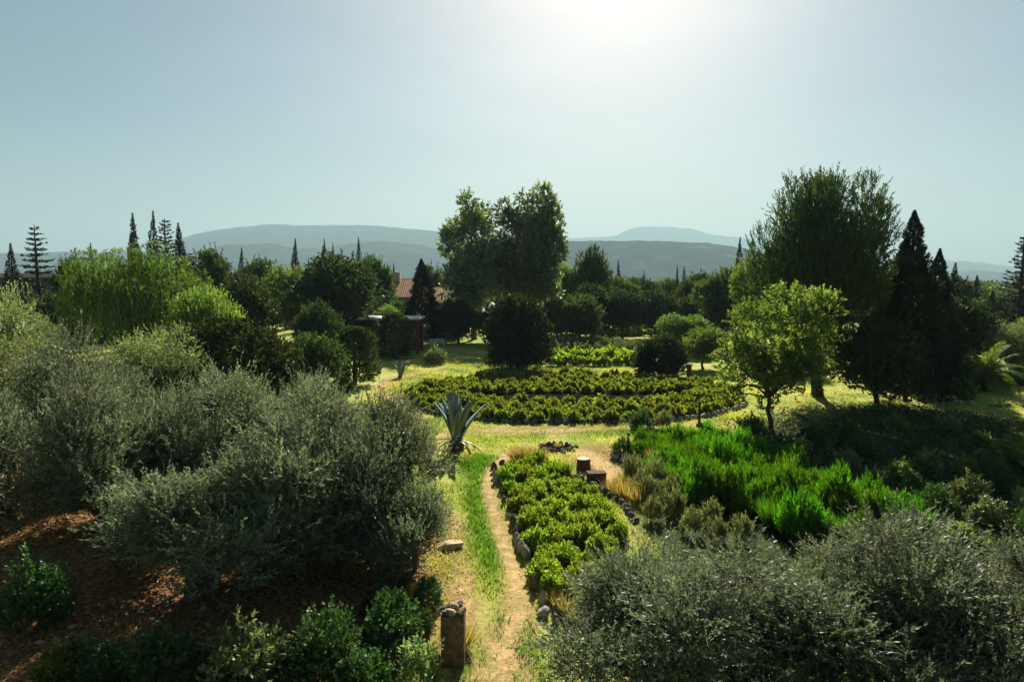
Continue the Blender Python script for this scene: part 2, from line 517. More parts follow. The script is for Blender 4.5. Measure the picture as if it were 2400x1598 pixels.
def path_sheet(name, pts, widths, label, wear=0.8):
    pts = np.array(pts, float)
    d = np.concatenate([[0], np.cumsum(np.linalg.norm(np.diff(pts, axis=0), axis=1))])
    n = int(d[-1] / 0.3) + 2
    s = np.linspace(0, d[-1], n)
    k = np.ones(7) / 7
    px = np.convolve(np.pad(np.interp(s, d, pts[:, 0]), 3, mode='edge'), k, 'valid')
    py = np.convolve(np.pad(np.interp(s, d, pts[:, 1]), 3, mode='edge'), k, 'valid')
    w = np.interp(s, d, widths)
    tx, ty = np.gradient(px), np.gradient(py)
    L = np.hypot(tx, ty); nxv, nyv = -ty / L, tx / L
    u = np.linspace(-1, 1, 9)
    Xp = px[:, None] + nxv[:, None] * w[:, None] * u; Yp = py[:, None] + nyv[:, None] * w[:, None] * u
    V = np.stack([Xp, Yp, gz(Xp, Yp) + 0.014], -1).reshape(-1, 3)
    i = np.arange(n - 1)[:, None] * 9 + np.arange(8)[None, :]
    F = np.stack([i, i + 1, i + 10, i + 9], -1).reshape(-1, 4)
    me = mesh_np(name, V, F, M_path, smooth=True)
    a = me.attributes.new("wear", 'FLOAT', 'POINT')
    endf = np.clip(np.minimum(np.arange(n), n - 1 - np.arange(n)) / 5.0, 0, 1)
    a.data.foreach_set("value", ((wear * (1 - np.abs(u) ** 2)[None, :] * endf[:, None])).ravel().astype(np.float32))
    return obj(name, me, kind="structure", label=label)

path_sheet("path", TRACK, [1.2, 1.15, 0.95, 0.7, 0.52, 0.46, 0.5, 0.7, 1.1, 1.3], "worn orange earth track beside the front bed", 0.55)
path_sheet("path", [(-1.5, 10.5), (-1.2, 13.6), (-1.15, 16.0), (-1.45, 18.4), (-1.75, 20.4), (-1.9, 22.4)], [0.5, 0.6, 0.6, 0.45, 0.4, 0.35], "dusty parallel wheel line between pillar and green strip", 0.52)
path_sheet("path", RINGWAY, [1.0, 1.2, 1.4, 1.6, 1.6, 1.4, 1.1], "pale worn path curling round the oval bed", 0.58)
path_sheet("path", [(-3.0, 34.3), (1.0, 33.6), (5.0, 34.0), (9.0, 34.6), (13.0, 36.5)], [0.8, 1.1, 0.9, 0.7, 0.5], "bare earth strip along the oval bed's near edge", 0.55)
path_sheet("path", [(1.2, 31.0), (3.0, 29.0), (3.9, 27.0), (3.8, 25.0), (4.3, 22.8)], [0.9, 1.2, 1.1, 0.8, 0.5], "bare reddish earth by the log stools", 0.65)
path_sheet("path", SHADEWAY, [0.5, 0.5, 0.45, 0.4], "faint track crossing the shaded lawn", 0.55)
path_sheet("path", [(24, 41.5), (27.5, 38.5), (31, 37.0), (35, 36.6)], [1.2, 1.5, 1.6, 1.4], "sunlit dry strip below the terrace stones", 0.45)

# bed soil sheets
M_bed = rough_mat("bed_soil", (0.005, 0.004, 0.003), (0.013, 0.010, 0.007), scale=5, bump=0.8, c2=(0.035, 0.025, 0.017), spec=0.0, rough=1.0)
def poly_sheet(name, pts, dz, label, step=0.4):
    """soil sheet inside an outline that follows the ground"""
    P = np.array(pts, float)
    c = P.mean(0)
    rings = []
    d = np.concatenate([[0], np.cumsum(np.linalg.norm(np.diff(np.vstack([P, P[:1]]), axis=0), axis=1))])
    n = max(12, int(d[-1] / step))
    s = np.linspace(0, d[-1], n, endpoint=False)
    Q = np.vstack([P, P[:1]])
    ox, oy = np.interp(s, d, Q[:, 0]), np.interp(s, d, Q[:, 1])
    nr = 14
    Vs = []
    for k in range(1, nr + 1):
        f = k / nr
        x = c[0] + (ox - c[0]) * f; y = c[1] + (oy - c[1]) * f
        Vs.append(np.stack([x, y, gz(x, y) + dz * min(1, (nr - k) / 1.5) + 0.018], -1))
    V = np.vstack([np.array([[c[0], c[1], gzf(*c) + dz + 0.018]])] + Vs)
    T = np.array([(0, 1 + j, 1 + (j + 1) % n) for j in range(n)])
    F = []
    for k in range(nr - 1):
        for j in range(n):
            a = 1 + k * n + j; b_ = 1 + k * n + (j + 1) % n
            F.append((a, a + n, b_ + n, b_))
    me = mesh_np(name, V, [np.array(F), T[:, ::1]], M_bed, smooth=True)
    return obj(name, me, kind="structure", label=label)

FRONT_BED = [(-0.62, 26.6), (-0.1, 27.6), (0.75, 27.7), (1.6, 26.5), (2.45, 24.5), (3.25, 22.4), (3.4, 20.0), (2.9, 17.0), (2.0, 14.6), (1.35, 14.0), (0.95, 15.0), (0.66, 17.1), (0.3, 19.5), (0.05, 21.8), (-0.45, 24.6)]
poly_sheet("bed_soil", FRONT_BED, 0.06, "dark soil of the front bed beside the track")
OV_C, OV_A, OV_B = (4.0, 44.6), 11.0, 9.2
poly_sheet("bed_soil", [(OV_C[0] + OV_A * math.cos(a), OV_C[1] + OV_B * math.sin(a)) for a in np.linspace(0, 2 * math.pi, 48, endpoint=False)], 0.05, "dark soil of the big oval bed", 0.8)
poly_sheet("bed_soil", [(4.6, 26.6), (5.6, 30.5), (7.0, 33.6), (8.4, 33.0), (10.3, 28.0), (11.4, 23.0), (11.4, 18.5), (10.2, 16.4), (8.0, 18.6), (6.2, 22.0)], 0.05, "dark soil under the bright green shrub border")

# ------------------------------------------------------------------ plant materials
M_bark = rough_mat("bark", (0.03, 0.022, 0.016), (0.10, 0.08, 0.06), scale=7, bump=1.0, stretch=(1, 1, 0.25))
M_bark_pale = rough_mat("pale_bark", (0.12, 0.10, 0.08), (0.30, 0.27, 0.22), scale=7, bump=0.8, stretch=(1, 1, 0.3))
M_olive_bark = rough_mat("olive_bark", (0.05, 0.04, 0.03), (0.17, 0.145, 0.11), scale=7, bump=1.0, stretch=(1, 1, 0.25))
L_olive = leaf_mat("olive_leaf", (0.033, 0.046, 0.028), (0.265, 0.31, 0.195), trans=0.38, tcol=(1.0, 1.08, 0.72), gloss=0.03, rough=0.5)
L_olive_b = leaf_mat("olive_leaf_green", (0.05, 0.07, 0.03), (0.24, 0.29, 0.12), trans=0.35, tcol=(1.2, 1.25, 0.6), gloss=0.06, rough=0.45)
L_poplar = leaf_mat("poplar_leaf", (0.03, 0.05, 0.022), (0.26, 0.32, 0.16), trans=0.5, tcol=(1.2, 1.3, 0.55), gloss=0.10, rough=0.45)
L_pine = leaf_mat("pine_needle", (0.014, 0.03, 0.014), (0.075, 0.11, 0.035), trans=0.3, tcol=(1.3, 1.4, 0.5), gloss=0.025, rough=0.5)
L_cypress = leaf_mat("cypress_scale", (0.008, 0.017, 0.013), (0.026, 0.042, 0.024), trans=0.15, gloss=0.02)
L_dark = leaf_mat("dark_leaf", (0.01, 0.022, 0.012), (0.07, 0.1, 0.036), trans=0.35, tcol=(1.3, 1.35, 0.5), gloss=0.025, rough=0.5)
L_mid = leaf_mat("mid_leaf", (0.016, 0.036, 0.014), (0.105, 0.15, 0.045), trans=0.42, tcol=(1.15, 1.35, 0.5), gloss=0.025, rough=0.5)
L_light = leaf_mat("light_leaf", (0.035, 0.075, 0.016), (0.21, 0.28, 0.075), trans=0.5, tcol=(1.2, 1.35, 0.5), gloss=0.025, rough=0.5)
L_mound = leaf_mat("mound_leaf", (0.006, 0.010, 0.006), (0.045, 0.062, 0.02), trans=0.4, tcol=(1.3, 1.5, 0.5), gloss=0.02, rough=0.5)
L_glade = leaf_mat("glade_leaf", (0.035, 0.08, 0.018), (0.27, 0.36, 0.1), trans=0.5, tcol=(1.25, 1.35, 0.5), gloss=0.03, rough=0.5)
L_willow = leaf_mat("willow_leaf", (0.024, 0.044, 0.008), (0.15, 0.205, 0.04), trans=0.45, tcol=(1.1, 1.25, 0.45), gloss=0.025, rough=0.5)
L_vivid = leaf_mat("vivid_leaf", (0.02, 0.06, 0.006), (0.11, 0.235, 0.015), trans=0.5, tcol=(1.1, 1.45, 0.4), gloss=0.03, hue=0.045, var=0.22)
L_cush = leaf_mat("cushion_leaf", (0.04, 0.09, 0.012), (0.32, 0.43, 0.06), trans=0.5, tcol=(1.35, 1.35, 0.5), gloss=0.025, rough=0.5, hue=0.045, var=0.22)
L_oval = leaf_mat("oval_leaf", (0.03, 0.058, 0.01), (0.28, 0.34, 0.055), trans=0.45, tcol=(1.35, 1.3, 0.5), gloss=0.025, rough=0.5, hue=0.045, var=0.22)
L_grey = leaf_mat("lavender_leaf", (0.06, 0.08, 0.035), (0.23, 0.26, 0.12), trans=0.4, tcol=(1.2, 1.2, 0.6), gloss=0.03)
L_straw = leaf_mat("straw_blade", (0.16, 0.12, 0.03), (0.42, 0.34, 0.11), trans=0.45, tcol=(1.2, 1.1, 0.6), gloss=0.03)
L_shrub = leaf_mat("shrub_leaf", (0.012, 0.036, 0.012), (0.07, 0.145, 0.042), trans=0.4, tcol=(1.2, 1.35, 0.5), gloss=0.03, rough=0.5)
L_pale = leaf_mat("pale_leaf", (0.09, 0.16, 0.06), (0.25, 0.35, 0.15), trans=0.45, tcol=(1.1, 1.2, 0.6), gloss=0.025, rough=0.5)
L_agave = leaf_mat("agave_leaf", (0.07, 0.115, 0.115), (0.13, 0.18, 0.175), trans=0.05, gloss=0.10, rough=0.4)
L_agave_dry = leaf_mat("agave_dry_leaf", (0.10, 0.085, 0.05), (0.26, 0.22, 0.14), trans=0.25, tcol=(1.1, 1, 0.8), gloss=0.02)
L_palm = leaf_mat("palm_leaf", (0.04, 0.075, 0.02), (0.14, 0.19, 0.05), trans=0.45, tcol=(1.3, 1.35, 0.5), gloss=0.025, rough=0.5)
L_grass = leaf_mat("grass_blade", (0.08, 0.18, 0.016), (0.38, 0.39, 0.1), trans=0.5, tcol=(1.25, 1.2, 0.6), gloss=0.02, hue=0.0)

# ------------------------------------------------------------------ plant prototypes
def ell_puffs(n, c, ax, pr, rng, rmin=0.4, flat=1.0, squash=0.8):
    """puff centres spread through an ellipsoid, kept apart"""
    P = []
    tries = 0
    while len(P) < n and tries < 6000:
        tries += 1
        u = rand_unit(1, rng)[0]
        r = rmin + (1 - rmin) * rng.random() ** 0.6
        p = np.asarray(c) + u * np.asarray(ax) * r
        if all(np.linalg.norm((p - q) / (1, 1, squash)) > pr * 0.75 for q in P):
            P.append(p)
    P = np.array(P)
    R = pr * (0.55 + 0.8 * rng.random(len(P)))
    return P, np.stack([R, R, R * squash], 1)

def puff_twigs(P, R, n, rng, out=1.0, up=0.35, rnd=0.45, rlo=0.45, zmin=-0.75, ptint=0.45):
    w = R[:, 0] ** 2; w = w / w.sum()
    k = rng.choice(len(P), n, p=w)
    u = rand_unit(n, rng)
    lowm = u[:, 2] < zmin
    u[lowm, 2] *= -1
    r = rlo + (1 - rlo) * rng.random(n) ** 0.55
    B = P[k] + u * R[k] * r[:, None]
    D = unit(u * out + np.array([0, 0, up]) + rng.normal(size=(n, 3)) * rnd)
    pt = rng.random(len(P))
    tint = np.clip(ptint * pt[k] + (1 - ptint) * rng.random(n), 0, 1)
    return B, D, tint

def limbs(g, P, R, base, fork, r0, rng, nmax=30, sub=0, B=None, nseg=6, stems=1):
    """trunk(s) from base to fork, then curved limbs to the puffs and thin branches to twig bases"""
    base = np.asarray(base, float)
    forks = []
    for s in range(stems):
        off = rng.normal(size=3) * (0.0 if stems == 1 else 0.35); off[2] = 0
        f = np.asarray(fork, float) + off * 2.2
        pts = curve_pts(base + off * 0.5 + np.array([0, 0, -0.25]), f, (off[0], off[1], 0), 7, rng, 0.02)
        rr = r0 * (0.75 if stems > 1 else 1) * np.array([1.45, 1.12, 0.98, 0.9, 0.84, 0.78, 0.7])
        V, F = tube(pts, rr, 9); g.add(V, F, rng.random())
        forks.append(f)
    order = rng.permutation(len(P))[:nmax]
    tips = []
    for k in order:
        f = forks[rng.integers(len(forks))]
        a = f + (0, 0, -0.1) if P[k][2] > f[2] - 0.3 else f
        pts = curve_pts(a, P[k], (0, 0, 0.18 * np.linalg.norm(P[k] - f)), 6, rng, 0.035)
        V, F = tube(pts, r0 * 0.42 * np.linspace(1, 0.28, 6), nseg); g.add(V, F, rng.random())
        tips.append(k)
    if sub and B is not None:
        c = rng.choice(len(B), min(sub, len(B)), replace=False)
        d = np.linalg.norm(B[c][:, None, :] - P[None, :, :], axis=2)
        nn = d.argmin(1)
        for ii, q in zip(c, nn):
            pts = curve_pts(P[q], B[ii], rng.normal(size=3) * 0.06, 3, rng, 0.0)
            V, F = tube(pts, [0.016, 0.011, 0.006], 3); g.add(V, F, rng.random())
    return g

def tree_proto(seed, h, w, base, npuff, pr, ntw, tl, nl, lL, lW, ang, lmat, bark=None, up=0.35, out=1.0, squash=0.8, r0=0.16, stems=1,
               sub=0, droop=0.0, rmin=0.4, rlo=0.45, fork=0.35, jit=0.3, nmax=26, rnd=0.45, shape=None, shoots=0, ptint=0.45, bare=0):
    rng = np.random.default_rng(seed)
    cz = (base + h) / 2
    axs = np.array([w / 2 - pr * 0.85, w / 2 - pr * 0.85, (h - base) / 2 - pr * squash * 0.8])
    P, R = ell_puffs(npuff, (0, 0, cz), axs, pr, rng, rmin, squash=squash)
    if shape is not None:
        P, R = shape(P, R, rng)
    B, D, tint = puff_twigs(P, R, ntw, rng, out, up, rnd, rlo, ptint=ptint)
    g = Geo()
    V, F, r = sprays(B, D, tl * (0.6 + 0.8 * rng.random(ntw)), nl, lL, lW, ang, rng, droop, tint=tint, jit=jit)
    g.add(V, F, r)
    if shoots:
        B2, D2, t2 = puff_twigs(P, R, shoots, rng, 0.8, 1.3, 0.3, 0.7, -0.1)
        V, F, r = sprays(B2, D2, tl * (1.2 + 1.2 * rng.random(shoots)), nl + 5, lL, lW, ang * 0.8, rng, 0.05, tint=t2)
        g.add(V, F, r)
    crown = g.mesh("crown", lmat)
    g = Geo()
    fz = base + (h - base) * fork * 0.4 if base > 0.3 else 0.35
    limbs(g, P, R, (0, 0, 0), (rng.normal() * 0.1, rng.normal() * 0.1, fz), r0, rng, nmax, sub, B, stems=stems)
    if bare:
        B3, D3, t3 = puff_twigs(P, R, bare, rng, 1.0, 0.5, 0.4, 0.6, -0.3)
        for q in range(bare):
            e = B3[q] + D3[q] * (0.35 + 0.75 * rng.random())
            V, F = tube(curve_pts(B3[q] - D3[q] * 0.3, e, rng.normal(size=3) * 0.07, 4, rng, 0.02), [0.012, 0.010, 0.007, 0.004], 3); g.add(V, F, rng.random())
    trunk = g.mesh("trunk", bark or M_bark, smooth=True)
    return dict(trunk=trunk, crown=crown, h=h, w=w)

def column_proto(seed, h, w, prof, ntw, tl, nl, lL, lW, lmat, upd=1.2, wob=0.18, base=0.2, tiers=0, ang=0.45, r0=0.14):
    """cypress and conifer: sprays on a body of revolution with an uneven outline"""
    rng = np.random.default_rng(seed)
    zt = rng.random(ntw) ** 0.9
    th = rng.random(ntw) * 2 * math.pi
    pr = prof(zt)
    bump = 1 + wob * (vnoise(th * 1.6 + 10, zt * h * 0.9, seed) * 2 - 1) + wob * 0.6 * (vnoise(th * 3.2, zt * h * 2.2, seed + 4) * 2 - 1)
    if tiers:
        ph = (zt * tiers) % 1.0
        bump = bump * (0.55 + 0.45 * (1 - ph) ** 0.8)
    rr = w / 2 * pr * bump * (0.35 + 0.65 * rng.random(ntw) ** 0.5)
    u = np.stack([np.cos(th), np.sin(th), np.zeros(ntw)], 1)
    B = u * rr[:, None]; B[:, 2] = base + zt * (h - base)
    D = unit(u + np.stack([0 * zt, 0 * zt, upd * (0.8 + 2.2 * zt ** 2)], 1) + rng.normal(size=(ntw, 3)) * 0.3)
    tint = np.clip(0.5 * vnoise(th * 2, zt * h, seed + 2) + 0.5 * rng.random(ntw), 0, 1)
    g = Geo()
    V, F, r = sprays(B, D, tl * (0.5 + rng.random(ntw)) * (0.12 + 0.88 * pr), nl, lL, lW, ang, rng, 0, tint=tint, lsc=0.35 + 0.65 * np.clip(pr * 1.6, 0, 1))
    g.add(V, F, r)
    crown = g.mesh("crown", lmat)
    g = Geo()
    V, F = tube(np.array([(0, 0, -0.3), (0, 0, h * 0.3), (0.02, 0, h * 0.65), (0, 0, h * 0.97)]), [r0 * 1.2, r0, r0 * 0.6, 0.02], 8)
    g.add(V, F, 0.5)
    return dict(trunk=g.mesh("trunk", M_bark, smooth=True), crown=crown, h=h, w=w)

def whorl_proto(seed, h, w, step, per, lmat, lL, lW, prof, sag=0.12, nl=7, gap=1.0):
    """conifer with open whorls of branches"""
    rng = np.random.default_rng(seed)
    g = Geo(); tg = Geo()
    V, F = tube(np.array([(0, 0, -0.3), (0.03, 0, h * 0.4), (0, 0.02, h * 0.7), (0, 0, h)]), [0.2, 0.15, 0.09, 0.02], 8)
    tg.add(V, F, 0.5)
    z = h * 0.12
    while z < h * 0.98:
        f = z / h
        L0 = w / 2 * float(prof(np.array([f]))[0])
        n = max(3, int(per * (0.6 + 0.4 * (1 - f))))
        a0 = rng.random() * 6.28
        for k in range(n):
            a = a0 + k * 6.283 / n + rng.normal() * 0.25
            L = L0 * (0.7 + 0.45 * rng.random())
            if L < 0.08: continue
            e = np.array([math.cos(a) * L, math.sin(a) * L, L * (0.10 - sag + 0.35 * f)])
            b0 = np.array([0, 0, z + rng.normal() * 0.06])
            pts = curve_pts(b0, b0 + e, (0, 0, -0.10 * L), 5, rng, 0.01)
            V, F = tube(pts, np.linspace(0.035, 0.008, 5), 4); tg.add(V, F, 0.5)
            m = max(5, int(L * 16))
            tt = 0.12 + 0.88 * rng.random(m)
            idx = tt * 4; i0 = np.clip(idx.astype(int), 0, 3); fr = (idx - i0)[:, None]
            B = pts[i0] * (1 - fr) + pts[i0 + 1] * fr
            side = np.array([-math.sin(a), math.cos(a), 0])
            sg = np.where(rng.random(m) < 0.5, -1.0, 1.0)
            D = unit(e / L * 0.7 + side * sg[:, None] * 0.8 + np.array([0, 0, 0.25]) + rng.normal(size=(m, 3)) * 0.25)
            V, F, r = sprays(B, D, L * 0.32 * (1.1 - tt * 0.6) + 0.08, nl, lL, lW, 0.5, rng)
            g.add(V, F, r)
        z += step * (0.8 + 0.4 * rng.random()) * gap * (0.6 + 0.6 * (1 - f))
    return dict(trunk=tg.mesh("trunk", M_bark, smooth=True), crown=g.mesh("crown", lmat), h=h, w=w)

def shrub_proto(seed, h, w, ntw, tl, nl, lL, lW, lmat, up=0.6, rnd=0.35, ang=0.6, rlo=0.55, lump=0.25, jit=0.35):
    """cushion or bushy shrub as one foliage mesh on the ground, with lumps"""
    rng = np.random.default_rng(seed)
    u = rand_unit(ntw, rng); u[:, 2] = np.abs(u[:, 2]) ** 0.8
    az = np.arctan2(u[:, 1], u[:, 0])
    lm = 1 + lump * (vnoise(az * 1.3 + 20, u[:, 2] * 3, seed) * 2 - 1)
    r = (rlo + (1 - rlo) * rng.random(ntw) ** 0.5) * lm
    B = u * np.array([w / 2, w / 2, h]) * r[:, None]
    B = B - u * tl * 0.5; B[:, 2] = np.maximum(B[:, 2], 0.0)
    D = unit(u + np.array([0, 0, up]) + rng.normal(size=(ntw, 3)) * rnd)
    V, F, rr = sprays(B, D, tl * (0.6 + 0.8 * rng.random(ntw)), nl, lL, lW, ang, rng, jit=jit)
    g = Geo().add(V, F, rr)
    return dict(crown=g.mesh("foliage", lmat), h=h, w=w)

def blade_proto(seed, h, w, n, lW, lmat, lean=0.35, n2=0):
    """upright tuft: long thin blades"""
    rng = np.random.default_rng(seed)
    a = rng.random(n) * 6.283; r = w / 2 * 0.7 * rng.random(n) ** 0.5
    B = np.stack([np.cos(a) * r, np.sin(a) * r, np.zeros(n)], 1)
    D = unit(np.stack([np.cos(a) * lean * r / w * 2, np.sin(a) * lean * r / w * 2, np.ones(n)], 1) + rng.normal(size=(n, 3)) * 0.12)
    V, F = leaves(B, D, h * (0.5 + 0.55 * rng.random(n)), lW * (0.7 + 0.6 * rng.random(n)), rng, 0.35)
    g = Geo().add(V, F, rng.random(n))
    return dict(crown=g.mesh("foliage", lmat), h=h, w=w)

def place(pr, name, label, cat, x, y, h=None, w=None, rz=0.0, group=None, z=None, wy=None):
    """root Empty at the plant's base with its trunk and crown"""
    s = (w or pr['w']) / pr['w']; sy = (wy or (w or pr['w'])) / pr['w']; sz = (h or pr['h']) / pr['h']
    zz = gzf(x, y) if z is None else z
    if pr.get('trunk') is None:
        return obj(name, pr['crown'], None, (x, y, zz), rz, (s, sy, sz), label, cat, group)
    root = bpy.data.objects.new(name, None)
    COL.objects.link(root)
    root.location = (x, y, zz); root.rotation_euler = (0, 0, rz); root.scale = (s, sy, sz)
    root.empty_display_size = 0.3
    root["label"] = label; root["category"] = cat
    if group: root["group"] = group
    for part in ('trunk', 'crown'):
        obj(part, pr[part], root)
    return root

def glade_shape(P, R, rng):
    P = lobed(P.copy(), R, rng, 14, 0.35, 0.3); R = R * (0.7 + 0.8 * rng.random(len(P)))[:, None]
    P[:, 2] += rng.normal(size=len(P)) * 0.35
    P[:, :2] *= (0.8 + 0.45 * rng.random(len(P)))[:, None]
    return P, R

def low_shape(P, R, rng):
    P = P.copy(); P[:, 2] = np.maximum(P[:, 2], 0.6 + 0.4 * rng.random(len(P)))
    r = np.linalg.norm(P[:, :2], axis=1)
    want = np.where(P[:, 2] < 2.6, 1.5 + 0.85 * rng.random(len(P)), r)
    P[:, :2] *= (np.maximum(want, r) / np.maximum(r, 0.05))[:, None]
    return P, R

def lobed(P, R, rng, n, pull, spread, zs=1.0):
    """gather puffs into a few boughs so that dark gaps open between them"""
    L = P[rng.choice(len(P), n, replace=False)]
    k = np.linalg.norm(P[:, None, :] - L[None], axis=2).argmin(1)
    sh = rng.normal(size=(n, 3)) * spread
    return P + (L[k] - P) * pull * np.array([1, 1, zs]) + sh[k]

def olive_shape(P, R, rng):
    P = lobed(P.copy(), R, rng, 11, 0.38, 0.22)
    P[:, :2] *= (0.78 + 0.42 * rng.random(len(P)))[:, None]
    P[:, 2] = np.maximum(P[:, 2] + rng.normal(size=len(P)) * 0.22, 0.6 + 0.4 * rng.random(len(P)))
    return P, R

OLIVE = [tree_proto(11, 4.4, 6.4, -0.1, 78, 0.62, 6600, 0.46, 12, 0.105, 0.018, 0.6, L_olive, up=0.6, rnd=0.6, r0=0.17, stems=3, sub=900, squash=0.85, rlo=0.3, rmin=0.3, shape=olive_shape, shoots=800, ptint=0.35, jit=0.2, bare=260, bark=M_olive_bark),
         tree_proto(12, 4.4, 6.4, -0.1, 72, 0.66, 6300, 0.50, 12, 0.105, 0.018, 0.6, L_olive, up=0.7, rnd=0.6, r0=0.17, stems=2, sub=900, squash=0.85, rlo=0.3, rmin=0.3, shape=olive_shape, shoots=800, ptint=0.35, jit=0.2, bare=260, bark=M_olive_bark)]
OLIVE_FAR = tree_proto(13, 5.0, 5.5, 0.5, 34, 0.85, 3800, 0.50, 11, 0.10, 0.022, 0.6, L_olive_b, up=0.6, rnd=0.5, r0=0.17, stems=2, sub=160, rlo=0.4)
BROAD = [tree_proto(21, 9, 7, 1.5, 34, 1.25, 2600, 0.65, 10, 0.24, 0.075, 0.8, L_mid, r0=0.2, shoots=130, ptint=0.6, sub=60),
         tree_proto(22, 9, 7, 1.2, 30, 1.35, 2600, 0.65, 10, 0.24, 0.075, 0.8, L_mid, r0=0.2, shoots=130, ptint=0.6, sub=60)]
BROAD_D = [tree_proto(23, 9, 7, 1.0, 36, 1.3, 3000, 0.6, 10, 0.22, 0.075, 0.8, L_dark, r0=0.22, shoots=130, ptint=0.6, sub=60),
           tree_proto(24, 7, 7, 0.6, 32, 1.3, 2800, 0.55, 10, 0.22, 0.075, 0.8, L_dark, r0=0.22, shoots=130, ptint=0.6, sub=40)]
BROAD_L = [tree_proto(25, 8, 7, 1.2, 32, 1.2, 2600, 0.65, 10, 0.22, 0.07, 0.8, L_light, r0=0.18, shoots=130, ptint=0.6, sub=60, up=0.6)]
CY = lambda z: np.clip(1.35 * (z + 0.05) ** 0.3 * (1 - z) ** 1.0, 0, 1)
CYPRESS = [column_proto(31, 14, 1.9, CY, 1500, 0.55, 8, 0.18, 0.035, L_cypress, wob=0.45),
           column_proto(32, 14, 1.9, CY, 1400, 0.6, 8, 0.18, 0.035, L_cypress, wob=0.6, tiers=9)]
CONE = column_proto(33, 11, 5.8, lambda z: (1 - z) ** 0.85 * np.minimum(1, 0.75 + z * 3.5), 7600, 0.6, 9, 0.17, 0.035, L_cypress, upd=0.6, wob=0.3, tiers=7)
WHORL = whorl_proto(34, 13, 4.2, 0.75, 8, L_cypress, 0.16, 0.035, lambda z: (1 - z) ** 0.75)
WHORL2 = whorl_proto(35, 15, 2.6, 0.6, 6, L_cypress, 0.16, 0.035, lambda z: (1 - z) ** 0.5, sag=-0.2)
POPLAR = tree_proto(41, 20, 8.5, 2.0, 56, 1.15, 3900, 0.9, 11, 0.27, 0.115, 0.9, L_poplar, bark=M_bark_pale, r0=0.32, up=0.5, squash=1.15, rlo=0.5, sub=120, fork=0.6, nmax=50)
POPLAR2 = tree_proto(42, 20, 5.2, 2.0, 32, 1.1, 2600, 0.85, 11, 0.27, 0.115, 0.9, L_poplar, bark=M_bark_pale, r0=0.26, up=0.6, squash=1.3, rlo=0.5, sub=80, fork=0.7, nmax=30)
def pine_shape(P, R, rng):
    """fan of ascending plumes, open at the sides"""
    P = P.copy(); R = R.copy()
    R[:, 2] *= 1.5
    P = lobed(P, R, rng, 16, 0.28, 0.3, 0.2)
    cz, hz = 7.8, 6.8
    P[:, 2] = np.minimum(P[:, 2], 11.6 + 0.9 * rng.random(len(P)))
    f = np.clip((P[:, 2] - cz) / hz, -0.98, 0.98)
    tgt = np.interp(f, [-1, -0.4, 0.15, 0.6, 1.0], [0.72, 1.0, 1.0, 0.85, 0.62])
    k = tgt / np.maximum(np.sqrt(1 - f * f), 0.3)
    P[:, :2] *= k[:, None]
    R *= (0.75 + 0.5 * rng.random(len(P)))[:, None]
    return P, R
PINE = tree_proto(51, 14.6, 10.4, 1.0, 104, 1.15, 10400, 0.75, 13, 0.22, 0.030, 0.5, L_pine, r0=0.34, up=1.15, out=0.8, rnd=0.3, squash=1.0, rlo=0.45, sub=120, fork=0.5, nmax=44, shape=pine_shape)
PINELET = tree_proto(52, 12, 6.5, 1.0, 34, 1.2, 3000, 0.7, 11, 0.26, 0.045, 0.5, L_pine, r0=0.25, up=0.9, out=0.8, rnd=0.3, squash=1.2, rlo=0.45, sub=30)
GLADE = tree_proto(61, 7.0, 6.4, 0.5, 56, 0.56, 2700, 0.42, 11, 0.15, 0.05, 0.8, L_glade, r0=0.13, up=0.6, squash=0.8, rlo=0.4, ptint=0.6, shape=glade_shape, sub=120, fork=0.5, rnd=0.4)
ROUNDT = tree_proto(62, 6.3, 5.8, -0.5, 100, 0.68, 6600, 0.32, 10, 0.13, 0.05, 0.8, L_mound, r0=0.17, up=0.3, squash=0.9, rlo=0.6, sub=40, rmin=0.7, shape=low_shape, shoots=120)
MOUND = tree_proto(63, 5.6, 6.0, -0.3, 110, 0.62, 7600, 0.26, 10, 0.10, 0.038, 0.8, L_mound, r0=0.18, up=0.35, squash=0.85, rlo=0.62, sub=60, rmin=0.72, shape=low_shape, shoots=60)
SHOOT = tree_proto(64, 7.2, 5.4, 0.8, 30, 0.9, 3000, 0.85, 12, 0.13, 0.04, 0.55, L_light, r0=0.14, up=1.6, out=0.7, rnd=0.25, squash=0.8, rlo=0.5, sub=120)
BUSHCOL = column_proto(65, 4.2, 2.5, lambda z: np.clip((1 - z) ** 0.45 * (0.75 + z), 0, 1), 2600, 0.4, 9, 0.12, 0.035, L_dark, upd=0.6, wob=0.35)

def willow_proto(seed, h, w):
    rng = np.random.default_rng(seed)
    P, R = ell_puffs(46, (0, 0, h * 0.68), (w / 2 - 0.9, w / 2 - 0.9, h * 0.25), 1.25, rng, 0.45)
    n = 2400
    B, D, tint = puff_twigs(P, R, n, rng, 1.0, 0.3, 0.3, 0.6)
    D = unit(D * np.array([0.28, 0.28, 0.0]) + np.array([0, 0, -1.0]) + rng.normal(size=(n, 3)) * 0.06)
    L = 0.9 + 2.6 * rng.random(n) ** 1.6
    L = np.minimum(L, B[:, 2] - 0.6)
    g = Geo()
    V, F, r = sprays(B, D, L, 20, 0.22, 0.036, 0.4, rng, 0.0, tint=tint)
    g.add(V, F, r)
    n = 1300
    B, D, tint = puff_twigs(P, R, n, rng, 1.0, 0.7, 0.4, 0.7, zmin=-0.1)
    V, F, r = sprays(B, D, 0.5, 10, 0.2, 0.036, 0.6, rng, 0.3, tint=tint)
    g.add(V, F, r)
    crown = g.mesh("crown", L_willow)
    g = Geo(); limbs(g, P, R, (0, 0, 0), (0.1, 0, h * 0.3), 0.32, rng, 30)
    return dict(trunk=g.mesh("trunk", M_bark, smooth=True), crown=crown, h=h, w=w)
